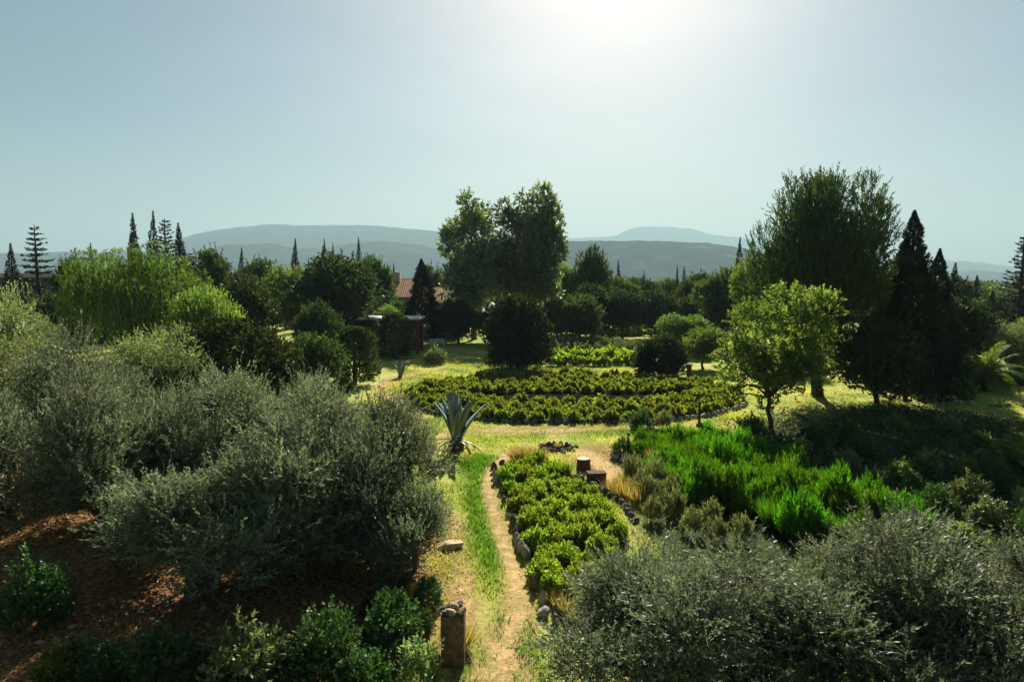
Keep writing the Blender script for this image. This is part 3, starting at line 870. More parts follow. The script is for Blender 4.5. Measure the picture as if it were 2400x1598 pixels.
WILLOW = willow_proto(71, 10.3, 11.2)

CUSH = [shrub_proto(80 + k, 0.38, 0.60, 330, 0.12, 8, 0.055, 0.016, L_cush, up=0.7, lump=0.35) for k in range(4)]
OVALS = [shrub_proto(90 + k, 0.46, 0.80, 210, 0.14, 8, 0.12, 0.036, L_oval, up=0.9, lump=0.35) for k in range(4)]
VIVID = [blade_proto(100 + k, 0.8, 1.2, 2200, 0.0105, L_vivid, 0.75) for k in range(3)]
VIVID2 = [shrub_proto(104 + k, 0.85, 1.2, 620, 0.28, 10, 0.12, 0.0105, L_vivid, up=1.8, rnd=0.2, ang=0.35, lump=0.3) for k in range(3)]
GREYS = [shrub_proto(110 + k, 0.8, 0.95, 260, 0.30, 9, 0.12, 0.012, L_grey, up=1.6, rnd=0.25, ang=0.35, lump=0.3) for k in range(2)]
STRAW = [blade_proto(115 + k, 0.75, 0.6, 260, 0.010, L_straw, 1.0) for k in range(2)]
BUSH = [shrub_proto(120 + k, 1.5, 1.9, 800, 0.32, 9, 0.095, 0.032, L_shrub, up=0.5, rnd=0.5, ang=0.8, lump=0.45) for k in range(3)]
BUSH_L = [shrub_proto(125 + k, 1.3, 1.8, 500, 0.32, 9, 0.14, 0.045, L_light, up=0.5, rnd=0.5, ang=0.8, lump=0.45) for k in range(2)]
BUSH_G = [shrub_proto(128 + k, 1.2, 1.7, 480, 0.32, 9, 0.13, 0.03, L_olive_b, up=0.6, rnd=0.5, ang=0.7, lump=0.45) for k in range(2)]
PALEPL = shrub_proto(131, 1.1, 1.1, 190, 0.34, 8, 0.15, 0.03, L_pale, up=0.8, rnd=0.45, ang=0.8, lump=0.4)
HEDGE = [shrub_proto(135 + k, 0.75, 1.35, 160, 0.26, 7, 0.2, 0.065, L_cush, up=0.9, lump=0.3) for k in range(2)]

# ------------------------------------------------------------------ trees: olives in front
G_OL = "olive trees around the viewpoint"
for k, x, y, h, w, wy, rz, lab in [
    (0, -6.6, 15.9, 3.5, 7.2, 5.0, 0.4, "grey-green olive with spreading crown beside the bare soil bank"),
    (1, -4.15, 18.6, 4.0, 7.4, 5.8, 1.7, "large silvery olive whose crown leans over the earth track"),
    (1, -8.6, 22.2, 3.9, 6.2, 5.0, 3.3, "olive with twiggy crown in front of the dark domed tree"),
    (0, -14.6, 23.5, 5.1, 6.8, 5.5, 4.4, "broad olive left of the twiggy one, dark shade beneath it"),
    (1, -14.6, 17.8, 3.9, 5.2, 4.8, 2.2, "shaded olive cut by the left edge above dark soil"),
    (0, -10.8, 18.6, 3.9, 5.8, 4.8, 3.9, "olive in the middle of the left group, between bank and twiggy olive"),
    (1, -6.7, 22.8, 3.5, 4.2, 4.2, 0.6, "silvery olive behind the leaning olive, left of the agave"),
    (0, -3.2, 17.0, 2.9, 4.2, 3.8, 2.6, "low olive skirt beside the flat boulder, right side of the left group"),
    (0, 3.1, 11.7, 2.75, 6.4, 5.4, 5.2, "silvery olive filling the bottom of the picture beside the track's end"),
    (1, 8.8, 12.0, 2.5, 6.6, 5.2, 0.9, "silvery olive in the bottom right corner"),
    (0, 6.1, 12.0, 2.75, 6.4, 4.8, 0.2, "low olive crown between the two silvery olives at the bottom edge"),
    (1, 14.0, 14.6, 2.8, 4.4, 4.0, 2.9, "small olive at the right edge above the corner olive"),
]:
    place(OLIVE[k], "olive_tree", lab, "olive tree", x, y, h, w, rz, G_OL, wy=wy)
for x, y, h, w, rz, lab in [
    (-15.6, 29.5, 5.5, 5.2, 0.3, "rounded olive just below the weeping willow"),
    (-23.6, 31.0, 7.2, 6.0, 1.1, "tall olive at the left edge below the tiered conifer"),
    (-20.3, 26.5, 5.7, 5.4, 2.0, "pale olive at the left edge under the tall olive"),
    (-11.0, 27.0, 3.2, 4.4, 5.0, "low olive against the foot of the dark domed tree"),
    (40.2, 54.0, 4.6, 6.2, 4.0, "grey olive at the right edge behind the palm"),
    (29.5, 66.0, 4.0, 5.0, 2.6, "grey olive in shade behind the big pine"),
]:
    place(OLIVE_FAR, "olive_tree", lab, "olive tree", x, y, h, w, rz, G_OL)

# ------------------------------------------------------------------ middle distance trees
place(MOUND, "domed_tree", "dark domed tree with sunlit green rim among the olives", "tree", -13.8, 33.6, 5.7, 6.4, 0.5)
place(SHOOT, "leafy_tree", "bright green tree with upright shoots behind the dark domed tree", "tree", -20.8, 45.5, 7.2, 5.6, 0.9)
place(BROAD[1], "leafy_shrub_tree", "light green bushy tree right of the dark domed tree", "tree", -12.3, 42.0, 4.3, 3.9, 2.0)
place(BUSHCOL, "evergreen_bush", "dark upright bush beside the pale path left of the oval bed", "bush", -11.5, 49.5, 4.2, 2.7, 0.2)
place(BUSHCOL, "evergreen_bush", "dark conical bush standing in front of the pergola", "bush", -11.4, 66.0, 4.4, 3.2, 2.2)
place(ROUNDT, "round_tree", "clipped round dark tree behind the oval bed", "tree", 0.55, 58.3, 6.3, 5.9, 1.0)
place(ROUNDT, "round_tree", "small round dark tree at the oval bed's far end", "tree", 11.8, 53.6, 3.3, 4.1, 3.0)
place(GLADE, "glade_tree", "light green leafy tree on slender trunk in front of the big pine", "tree", 12.9, 33.6, 7.0, 6.3, 0.7)
place(CONE, "conifer", "lower dark conifer stepping down right of the conical one", "conifer", 28.0, 45.0, 9.6, 4.4, 2.4)
place(PINE, "pine_tree", "huge dark pine with feathery top, tallest on the right", "pine", 19.9, 44.0, 14.4, 9.7, 1.3)
place(CONE, "conifer", "dark conical conifer touching the right side of the huge pine", "conifer", 24.7, 42.4, 11.8, 5.6, 1.0)
place(BROAD_D[1], "evergreen_bush", "dark evergreen filling the foot of the huge pine", "bush", 22.4, 41.4, 5.2, 5.2, 0.6)
place(WILLOW, "willow_tree", "yellow-green weeping willow below the tall cypresses", "willow", -30.2, 55.0, 10.4, 11.4, 0.0)
place(POPLAR, "poplar_tree", "left trunk of the tall poplar clump, bushy crown", "poplar", -4.9, 89.0, 19.8, 8.6, 0.4, "tall poplars in the middle")
place(POPLAR, "poplar_tree", "middle and broadest poplar of the tall clump", "poplar", 1.0, 91.0, 20.3, 8.2, 2.5, "tall poplars in the middle")
place(POPLAR2, "poplar_tree", "narrow right-hand poplar of the tall clump", "poplar", 4.3, 90.0, 20.0, 5.0, 1.5, "tall poplars in the middle")
place(CONE, "conifer", "dark pointed conifer in front of the tiled house", "conifer", -10.95, 83.0, 10.2, 6.0, 2.1)

def T(kind, x, y, h, w, lab, name=None, cat="tree", group="trees beyond the garden beds"):
    rng = np.random.default_rng(int(abs(x * 31 + y * 17)))
    P = {'broad': BROAD, 'dark': BROAD_D, 'light': BROAD_L, 'pinelet': [PINELET]}[kind]
    place(P[rng.integers(len(P))], name or "leafy_tree", lab, cat, x, y, h, w, rng.random() * 6.28, group)
T('dark', -45.2, 70, 9.9, 3.6, "dark rounded tree between tiered conifer and willow")
T('dark', -41.5, 62, 6.0, 6.0, "dark low tree left of the willow, under the tiered conifer")
T('dark', -49.5, 60, 6.4, 7.0, "dark tree at the left edge below the flat-roofed building")
T('broad', -32.6, 75, 10.9, 5.2, "green tree just right of the willow's top")
T('broad', -33.5, 90, 10.4, 6.8, "dull green tree behind and right of the willow")
T('dark', -24.0, 62, 7.6, 6.0, "dark tree right of the bright upright-shooted tree")
T('light', -25.4, 80, 8.9, 7.0, "bright green tree below the lone tall cypress")
T('dark', -18.3, 72, 10.3, 9.6, "big dark tree left of the tiled house")
T('broad', -17.2, 85, 10.6, 5.0, "green tree crown rising behind the big dark tree")
T('broad', -15.8, 90, 5.0, 5.0, "green tree hiding the tiled house's wall")
T('dark', -8.2, 91, 5.2, 4.4, "dark tree before the lower tiled wing")
T('light', -14.6, 78, 4.6, 4.4, "sunlit bush under the tiled roof's left end", "leafy_bush", "bush")
T('light', -11.4, 118, 9.0, 7.0, "pale green tree behind the pointed conifer")
T('dark', -6.4, 81, 5.2, 4.8, "dark bush at the poplars' left foot", "leafy_bush", "bush")
T('dark', -2.2, 80, 4.2, 5.4, "dark bush in front of the poplar trunks", "leafy_bush", "bush")
T('dark', -17.0, 60, 5.4, 4.6, "dark tree left of the pergola")
T('light', 8.1, 100, 9.7, 5.3, "light green tree at the poplars' right side")
T('broad', 7.9, 80, 6.0, 6.4, "green tree right of the clipped round tree")
T('pinelet', 11.8, 100, 12.9, 6.3, "dark bushy pine standing clear right of the poplars", "pine_tree", "pine")
T('broad', 16.3, 106, 8.2, 7.0, "green tree right of the standing bushy pine")
T('dark', 14.6, 90, 6.4, 6.4, "first dark oak of the row behind the far beds")
T('dark', 19.0, 90, 6.0, 6.8, "second dark oak of the row behind the far beds")
T('dark', 23.2, 87, 5.8, 6.2, "third dark oak of the row behind the far beds")
T('broad', 22.0, 125, 8.1, 7.5, "far green tree under the flat teal hill, left one")
T('broad', 28.8, 128, 8.0, 7.0, "far green tree beside the twin cypress spikes")
T('broad', 35.0, 120, 7.8, 7.5, "far green tree left of the big pine's skirt")
T('broad', 24.2, 78, 8.9, 6.6, "green tree left of the light tree beside the big pine")
T('light', 24.0, 66, 9.3, 6.2, "light green tree tucked against the big pine's left side")
T('light', 17.6, 70, 4.0, 5.6, "pale bushy tree behind the small round tree")
T('light', 16.3, 58, 3.4, 4.2, "low pale bush left of the light glade tree", "leafy_bush", "bush")
T('broad', 34.6, 60, 10.0, 3.8, "green tree behind the dark conical conifer's right side")
T('light', 36.8, 66, 8.5, 3.6, "yellow-green tree showing between the conifers on the right")
T('dark', 36.5, 56, 6.2, 5.2, "dark tree under the right-hand conifers")
T('broad', 52.9, 75, 6.2, 5.0, "green tree near the right edge under the hills")
T('dark', 46.0, 60, 5.0, 5.4, "dark low tree left of the right-edge cypress")
T('light', 60.0, 96, 7.6, 7.0, "pale tree far off at the right edge")
T('broad', 49.0, 104, 7.6, 7.0, "far green tree right of the conifers under the pale hill")
T('broad', 63.0, 118, 8.0, 8.0, "far broad tree at the right edge near the horizon")

for x, y, h, w, kd, lab in [
    (-37.0, 66, 6.5, 6.0, 'dark', "dark low tree right under the willow's right side"),
    (-27.8, 70, 8.4, 6.0, 'dark', "dark tree behind the upright-shooted tree"),
    (-22.0, 92, 9.0, 7.0, 'dark', "dark tree under the three cypress spikes"),
    (-13.2, 108, 9.4, 6.0, 'dark', "dark tree behind the tiled house's right end"),
    (-8.0, 104, 8.2, 6.0, 'dark', "dark tree between pointed conifer and poplars"),
    (5.6, 84, 5.2, 5.0, 'dark', "dark tree at the poplars' right foot"),
    (10.6, 90, 7.2, 6.0, 'dark', "dark tree under the standing bushy pine"),
    (12.5, 112, 8.6, 7.0, 'dark', "dark tree behind the standing bushy pine"),
    (27.5, 100, 8.2, 8.0, 'dark', "broad dark tree below the twin cypress spikes"),
    (20.5, 112, 8.0, 8.0, 'dark', "broad dark tree under the flat teal hill"),
    (30.0, 84, 7.4, 6.5, 'dark', "dark tree left of the big pine behind the light tree"),
    (30.2, 52.5, 8.2, 4.8, 'dark', "dark tree at the conical conifer's right foot"),
    (34.0, 58.0, 8.8, 4.2, 'dark', "dark tree between conical conifer and stout cypress"),
    (43.0, 72, 7.6, 7.0, 'dark', "dark broad tree behind the right-edge olive"),
    (57.0, 88, 7.6, 8.0, 'dark', "dark broad tree at the right edge under the hills"),
    (-56.0, 66, 6.6, 7.0, 'dark', "dark tree in the left corner below the building")]:
    T(kd, x, y, h, w, lab)

def C(k, x, y, h, w, lab, lean=0.0):
    rng = np.random.default_rng(int(abs(x * 13 + y * 7)))
    r = place({0: CYPRESS[0], 1: CYPRESS[1], 2: WHORL, 3: WHORL2}[k], "cypress_tree" if k < 2 else "conifer", lab, "cypress" if k < 2 else "conifer", x, y, h, w * rng.uniform(1.05, 1.5), rng.random() * 6.28, "spires on the skyline")
    r.rotation_euler[0] = lean + rng.normal() * 0.02; r.rotation_euler[1] = rng.normal() * 0.02
C(0, -54.5, 75, 11.6, 2.0, "short cypress at the far left of the skyline")
C(2, -48.3, 70, 13.3, 4.6, "tiered dark conifer at the left with open branches")
C(0, -52.0, 85, 12.2, 1.6, "slim cypress just left of the willow's top")
C(1, -51.2, 93, 13.8, 2.2, "lowest of the tall cypresses behind the willow")
C(1, -49.3, 90, 16.3, 2.3, "second tall cypress behind the willow, pointed")
C(0, -47.3, 90, 16.7, 2.1, "tallest cypress behind the willow")
C(3, -44.3, 88, 15.6, 3.2, "ragged open conifer between the tall cypresses")
C(1, -40.3, 84, 14.5, 2.6, "rightmost tall cypress behind the willow")
C(3, -37.6, 80, 11.0, 3.4, "ragged conifer sloping off the willow's right shoulder")
C(0, -39.9, 100, 12.4, 1.5, "lone slim cypress right of the willow")
C(0, -35.0, 110, 14.3, 2.0, "lone tall cypress in front of the long hill")
C(0, -34.2, 116, 11.5, 1.2, "short thin spike right of the lone tall cypress")
C(0, -30.7, 110, 13.3, 1.4, "left of three cypress spikes before the hill")
C(0, -29.6, 110, 14.3, 1.4, "middle and tallest of three cypress spikes before the hill")
C(0, -28.4, 110, 13.7, 1.3, "right of three cypress spikes before the hill")
C(0, -23.2, 105, 14.2, 1.7, "single cypress spike above the big dark tree")
C(0, -20.5, 120, 10.7, 1.3, "small cypress spike above the tiled house")
C(0, 20.4, 130, 11.6, 1.4, "cypress spike standing right of the bushy pine")
C(0, 25.1, 130, 9.6, 1.0, "tiny cypress spike under the flat teal hill")
C(0, 28.9, 120, 10.3, 1.2, "left twin cypress spike under the teal hill")
C(0, 30.1, 120, 10.2, 1.2, "right twin cypress spike under the teal hill")
C(0, 33.8, 120, 8.8, 1.0, "tiny cypress spike left of the big pine")
C(0, 30.0, 92, 13.4, 1.5, "tall slim cypress left of the big pine")
C(3, 31.8, 92, 13.1, 2.0, "ragged slim conifer left of the big pine")
C(0, 40.0, 62, 9.2, 1.9, "dark cypress right of the conical conifer")
C(0, 38.2, 61, 9.6, 2.4, "stout dark cypress beside the conical conifer")
C(0, 52.9, 78, 8.2, 2.2, "short dark cypress near the right edge")
C(0, 50.4, 72, 6.5, 2.2, "low dark cypress under the pale hill")
C(3, 43.2, 58, 11.5, 3.0, "tall ragged conifer at the right edge")
C(1, 45.2, 60, 8.0, 2.6, "dark conifer at the right edge behind the olive")

# ------------------------------------------------------------------ far wood on the plain: one mass nobody could count
def far_wood():
    rng = np.random.default_rng(5)
    g = Geo()
    n = 2600
    y = 128 * np.exp(rng.random(n) * math.log(9))
    x = (rng.random(n) * 2 - 1) * y * 0.88
    h = 4 + 4.5 * rng.random(n); w = 5 + 5 * rng.random(n)
    m = 46
    u = rand_unit(n * m, rng).reshape(n, m, 3); u[..., 2] = np.abs(u[..., 2])
    P = np.stack([x, y, np.zeros(n)], 1)[:, None, :] + u * np.stack([w / 2, w / 2, h * 0.9], 1)[:, None, :] * (0.75 + 0.25 * rng.random((n, m, 1)))
    D = unit(u + rng.normal(size=u.shape) * 0.7)
    s = (0.9 + y / 420)[:, None] * np.ones((1, m))
    V, F = leaves(P.reshape(-1, 3), D.reshape(-1, 3), (1.1 * s).ravel(), (0.42 * s).ravel(), rng)
    tint = np.clip(0.6 * rng.random(n)[:, None] + 0.4 * rng.random((n, m)), 0, 1)
    g.add(V, F, tint.ravel())
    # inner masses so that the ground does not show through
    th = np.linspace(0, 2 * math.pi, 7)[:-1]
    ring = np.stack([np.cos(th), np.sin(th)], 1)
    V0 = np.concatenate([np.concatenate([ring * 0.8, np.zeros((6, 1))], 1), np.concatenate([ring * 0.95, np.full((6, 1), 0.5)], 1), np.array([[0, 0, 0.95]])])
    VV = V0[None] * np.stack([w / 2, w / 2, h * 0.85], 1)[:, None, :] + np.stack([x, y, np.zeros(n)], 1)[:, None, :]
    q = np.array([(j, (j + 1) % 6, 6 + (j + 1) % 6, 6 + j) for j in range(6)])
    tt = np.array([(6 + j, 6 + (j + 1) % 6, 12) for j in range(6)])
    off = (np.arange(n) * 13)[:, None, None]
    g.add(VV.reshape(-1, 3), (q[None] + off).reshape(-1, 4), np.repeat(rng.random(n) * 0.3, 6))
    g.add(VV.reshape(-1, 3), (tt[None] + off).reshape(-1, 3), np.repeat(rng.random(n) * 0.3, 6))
    obj("far_wood", g.mesh("far_wood", L_mid), kind="stuff", label="far-off dark wood covering the plain up to the hills")
far_wood()

# ------------------------------------------------------------------ beds of small plants
def inside(poly, x, y):
    c = False
    n = len(poly)
    for i in range(n):
        x0, y0 = poly[i]; x1, y1 = poly[(i + 1) % n]
        if (y0 > y) != (y1 > y) and x < (x1 - x0) * (y - y0) / (y1 - y0) + x0:
            c = not c
    return c

def bare(pr, name, label, cat, x, y, s, rz, group, sz=None):
    return obj(name, pr['crown'], None, (x, y, gzf(x, y)), rz, (s, s, sz or s), label, cat, group)

rr = random.Random(3)
def nth(k):
    return "%d%s" % (k, "th" if 10 <= k % 100 <= 20 else {1: "st", 2: "nd", 3: "rd"}.get(k % 10, "th"))
shr = [(p[0] * 0.92 + 0.08 * 1.4, p[1] * 0.975 + 0.025 * 21) for p in FRONT_BED]
row = 0; y = 14.5; cnt = {}; crow = 0
while y < 27.2:
    first = True
    x = -1.2 + (0.33 if row % 2 else 0)
    while x < 4.2:
        px, py = x + rr.uniform(-.13, .13), y + rr.uniform(-.13, .13)
        if inside(shr, px, py) and rr.random() < 0.93:
            s = rr.uniform(0.72, 1.25)
            if py < 16.0 and px < 1.7: s *= 0.8
            if first: crow += 1; first = False
            cnt[crow] = cnt.get(crow, 0) + 1
            bare(CUSH[rr.randrange(4)], "cushion_shrub", "cushion plant, %s from left in %s row from the front bed's near end" % (nth(cnt[crow]), nth(crow)), "shrub", px, py, s, rr.uniform(0, 6.28), "cushion plants in the front bed", s * rr.uniform(0.85, 1.25))
        x += 0.64
    y += 0.54; row += 1

# oval bed: near and far bands of shrubs with a dark gap between
pts = []
for k in range(8):
    ea, eb = OV_A - 0.5 - 0.62 * k, OV_B - 0.45 - 1.12 * k
    for half in (0, 1):
        if half == 0 and k > 4: continue
        a0, a1 = (math.radians(183), math.radians(357)) if half == 0 else (math.radians(172), math.radians(8))
        n = 400
        th = np.linspace(a0, a1, n)
        qx, qy = OV_C[0] + ea * np.cos(th), OV_C[1] + eb * np.sin(th)
        d = np.concatenate([[0], np.cumsum(np.hypot(np.diff(qx), np.diff(qy)))])
        for s_ in np.arange(0.3, d[-1], 0.98):
            if rr.random() < 0.96:
                pts.append((float(np.interp(s_, d, qx)) + rr.uniform(-.1, .1), float(np.interp(s_, d, qy)) + rr.uniform(-.1, .1), k + 10 * half))
cnt = {}; rows_n = list(range(6)); rows_f = list(range(10, 18))
for px, py, row in sorted(pts):
    near = row < 10
    cnt[(near, row)] = cnt.get((near, row), 0) + 1
    idx = (rows_n if near else rows_f).index(row) + 1
    s = rr.uniform(0.85, 1.18)
    bare(OVALS[rr.randrange(4)], "low_shrub", "low shrub, %s from left in %s row inward of the oval bed's %s band" % (nth(cnt[(near, row)]), nth(idx), "near" if near else "far"), "shrub",
         px, py, s, rr.uniform(0, 6.28), "shrubs of the oval bed, near band" if near else "shrubs of the oval bed, far band", s * rr.uniform(0.85, 1.2))

# bright border right of the front bed
BORDER = [(5.0, 25.6), (5.5, 29.2), (6.6, 31.2), (8.2, 31.0), (10.6, 27.6), (12.0, 22.8), (11.8, 18.8), (10.3, 16.6), (8.2, 18.7), (6.1, 21.8)]
y = 16.8; row = 0; cnt = {}; crow = 0
while y < 33.4:
    first = True
    x = 4.2 + (0.4 if row % 2 else 0)
    while x < 12:
        px, py = x + rr.uniform(-.22, .22), y + rr.uniform(-.2, .2)
        if inside(BORDER, px, py):
            s = rr.uniform(0.65, 1.3)
            q_ = rr.random(); P = VIVID2 if q_ < 0.82 else VIVID if q_ < 0.92 else BUSH
            if P is BUSH: s *= 0.5
            if first: crow += 1; first = False
            cnt[crow] = cnt.get(crow, 0) + 1
            bare(P[rr.randrange(3)], "feathery_shrub", "vivid green shrub, %s from left in %s row from the border's near end" % (nth(cnt[crow]), nth(crow)), "shrub", px, py, s, rr.uniform(0, 6.28), "vivid green border shrubs", s * rr.uniform(0.9, 1.3))
        x += 0.95
    y += 0.85; row += 1
for px, py, s in [(4.5, 24.6, 1.0), (5.1, 23.8, 1.1), (5.3, 22.4, 0.9), (6.1, 20.4, .7), (6.7, 19.2, .7), (5.9, 19.0, .7), (5.3, 19.6, .7), (4.7, 23.4, .9), (4.6, 22.6, 0.9), (5.2, 21.2, 0.85), (4.4, 20.8, 0.8)]:
    bare(GREYS[rr.randrange(2)], "lavender_bush", "grey-green spiky lavender bush between front bed and vivid border", "shrub", px, py, s, rr.uniform(0, 6.28), "lavender between the beds", s * 1.15)
for px, py, s in [(3.6, 23.6, 0.9), (3.9, 23.0, 1.0), (4.2, 23.4, 0.8), (4.3, 22.4, 1.1), (4.0, 24.3, 0.8)]:
    bare(STRAW[rr.randrange(2)], "dry_grass_tuft", "straw-yellow grass tuft at the front bed's upper corner", "grass", px, py, s, rr.uniform(0, 6.28), "dry tufts by the front bed corner")
for px, py, s in [(0.2, 27.9, 1.0), (0.6, 28.1, 1.1), (1.1, 27.9, 0.9)]:
    bare(STRAW[rr.randrange(2)], "dry_grass_tuft", "straw-yellow grass tuft at the front bed's far tip", "grass", px, py, s, rr.uniform(0, 6.28), "dry tufts at the front bed tip")
for px, py, s in [(0.98, 15.6, .55), (1.2, 15.1, .65), (1.45, 14.6, .6), (1.0, 16.2, .5), (1.75, 14.5, .6)]:
    bare(STRAW[rr.randrange(2)], "dry_grass_tuft", "yellowed drooping tuft at the front bed's near end", "grass", px, py, s, rr.uniform(0, 6.28), "dry tufts at the front bed near end")

for k in range(16):
    a_ = rr.uniform(0, 1); px, py = 5.4 + a_ * 5.2 + rr.uniform(-1, 1), 29.6 - a_ * 10 + rr.uniform(-1.2, 1.2)
    if inside(BORDER, px, py):
        bare(STRAW[k % 2], "dry_grass_tuft", "straw-coloured stems poking through the vivid green border", "grass", px, py, rr.uniform(0.9, 1.3), rr.uniform(0, 6.28), "dry stems in the vivid border")
# far beds: hedge-like rows
for ry, x0, x1, lab, gr, P, sc in [
    (60.6, 3.9, 12.2, "low plant in the first row behind the oval bed", "first row behind the oval bed", HEDGE, 1.0),
    (64.5, 3.9, 13.0, "bright low plant in the second row behind the oval bed", "second row behind the oval bed", HEDGE, 1.05),
    (66.2, 4.2, 13.6, "bright low plant in the third row behind the oval bed", "third row behind the oval bed", HEDGE, 1.05),
    (71.0, 4.6, 16.5, "grey low plant in the fourth row behind the oval bed", "fourth row behind the oval bed", BUSH_G, 0.8),
    (76.5, 5.0, 20.0, "grey low plant in the last pale row of the far bed", "last pale row of the far bed", BUSH_G, 0.8),
    (94.0, 13.0, 24.0, "dark low plant in the front row of the farthest bed", "front row of the farthest bed", HEDGE, 1.2),
    (98.0, 13.5, 25.0, "dark low plant in the back row of the farthest bed", "back row of the farthest bed", HEDGE, 1.2)]:
    x = x0; k = 0
    while x < x1:
        k += 1
        s = sc * rr.uniform(0.85, 1.15)
        bare(P[rr.randrange(2)], "row_shrub", nth(k) + " from left, " + lab, "shrub", x + rr.uniform(-.1, .1), ry + 0.03 * (x - x0) + rr.uniform(-.2, .2), s, rr.uniform(0, 6.28), gr)
        x += 1.12

# terrace shrubs on the right
for k in range(34):
    px, py = rr.uniform(25.5, 39), rr.uniform(43.2, 51.0)
    if px > 25.5 + (py - 43) * 0.2 and math.hypot(px - 32.4, py - 45.4) > 2.0:
        s = rr.uniform(0.6, 1.0)
        bare((BUSH_L + BUSH_G)[rr.randrange(4)], "terrace_shrub", "pale green shrub on the terrace around the palm", "shrub", px, py, s, rr.uniform(0, 6.28), "shrubs on the palm terrace")

# shaded shrubs below the pine
for k, (px, py, s) in enumerate([(11.2, 31.2, 0.9), (13.8, 31.0, 0.8), (14.6, 28.4, 0.8), (16.0, 26.0, 0.9), (14.3, 24.6, 0.8), (13.4, 26.8, 0.7), (15.4, 22.6, 0.9), (17.4, 24.2, 0.8), (13.2, 20.6, 0.9), (15.8, 19.6, 1.0), (12.4, 18.4, 0.8), (18.4, 21.2, 0.9), (20.2, 26.4, 0.8), (12.9, 29.6, .6), (15.2, 30.4, .6), (17.0, 28.2, .7), (18.8, 30.6, .6), (16.6, 33.0, .6), (19.4, 34.0, .7), (14.9, 20.9, .7), (17.0, 21.8, .7), (19.4, 23.4, .8), (13.6, 22.4, .7), (16.2, 23.9, .6), (21.0, 30.2, .7), (18.0, 26.6, .6), (21.8, 33.6, .8), (13.4, 24.6, .5)]):
    bare((BUSH + BUSH_L + BUSH_G)[k % 7], "understorey_shrub", "loose green shrub in the pine's shade below the glade tree", "shrub", px, py, s * 0.8, rr.uniform(0, 6.28), "shrubs in the pine shade")

# bushes along the bottom and other single bushes
for P, x, y, s, lab in [
    (BUSH[0], -2.55, 13.3, 0.72, "sunlit green bush left of the stone pillar"),
    (BUSH[1], -3.6, 12.2, 0.8, "dark glossy bush at the bottom, left of the sunlit bush"),
    (BUSH_G[1], -5.0, 12.3, 0.85, "grey-green bush at the bottom under the front olive"),
    (BUSH[0], -6.3, 11.9, 0.7, "low dark bush at the bottom left of the front olive's shade"),
    (BUSH[1], -2.6, 11.7, 0.55, "dark bush at the bottom just left of the pale leafy plant"),
    (BUSH[2], -9.9, 13.7, 0.75, "green bush on the left edge in the bottom corner"),
    (BUSH_L[0], -8.3, 12.1, 0.55, "yellow-green bush at the bottom left corner"),
    (BUSH[1], -7.4, 12.0, 0.5, "small green bush beside the yellow-green corner bush"),
    (BUSH_G[0], -5.6, 25.5, 0.8, "grey-green bush left of the agave behind the leaning olive"),
    (BUSH_G[1], -6.9, 61.5, 1.1, "round grey-green bush on the grass behind the path's bend"),
    (BUSH_L[1], -11.6, 46.0, 0.8, "light bush by the pale path left of the oval bed"),
]:
    obj("bush", P['crown'], None, (x, y, gzf(x, y)), rr.uniform(0, 6.28), (s, s, s), lab, "bush")
obj("leafy_plant", PALEPL['crown'], None, (-1.72, 12.0, gzf(-1.72, 12.0)), 0.3, (0.7, 0.7, 0.75), "pale green leafy plant at the foot of the stone pillar", "plant")
for k, (px, py, s) in enumerate([(-2.0, 15.3, 0.4), (-2.9, 16.4, 0.35), (-3.0, 14.7, 0.45), (-2.0, 14.2, 0.3)]):
    bare(BUSH[k % 3], "weed_clump", "small green weed clump on the bare ground left of the track", "weed", px, py, s, rr.uniform(0, 6.28), "weeds left of the track")
bare(BUSH[1], "dark_shrub", "dark leggy shrub among the grey rocks right of the stone ring", "shrub", 4.75, 28.2, 0.5, 1.0, None)
bare(GREYS[0], "silvery_shrub", "silvery shrub at the far tip of the vivid border", "shrub", 7.6, 33.8, 1.0, 0.4, None)
bare(BUSH[2], "dark_shrub", "dark bush heading the vivid border beside the silvery shrub", "shrub", 6.5, 33.9, 0.62, 0.4, None)

# ------------------------------------------------------------------ agaves and palms: each leaf its own part
def agave_leaf(L, w, th, curve, mat, seed):
    """thick channelled leaf along +x, tip bending with curve"""
    n = 9
    t = np.linspace(0, 1, n)
    a = curve * t
    x = np.cumsum(np.cos(a)) * L / n - np.cos(a[0]) * L / n; z = np.cumsum(np.sin(a)) * L / n - np.sin(a[0]) * L / n
    hw = w / 2 * np.interp(t, [0, 0.12, 0.45, 0.85, 1], [0.75, 0.7, 1.0, 0.45, 0.03])
    tk = th * np.interp(t, [0, 0.2, 1], [1.2, 1, 0.1])
    ring = []
    for k in range(n):
        c, s = math.cos(a[k]), math.sin(a[k])
        for (v, u) in ((-1, 0.32), (0, 0.0), (1, 0.32), (0.55, -0.6), (-0.55, -0.6)):
            off = u * (hw[k] if u > 0 else tk[k])
            ring.append((x[k] - s * off, v * hw[k], z[k] + c * off))
    V = np.array(ring)
    F = []
    for k in range(n - 1):
        for j in range(5):
            F.append((k * 5 + j, k * 5 + (j + 1) % 5, k * 5 + 5 + (j + 1) % 5, k * 5 + 5 + j))
    rng = np.random.default_rng(seed)
    return mesh_np("leaf", V, np.array(F), mat, rnd=np.full(len(F), rng.random()), smooth=True)

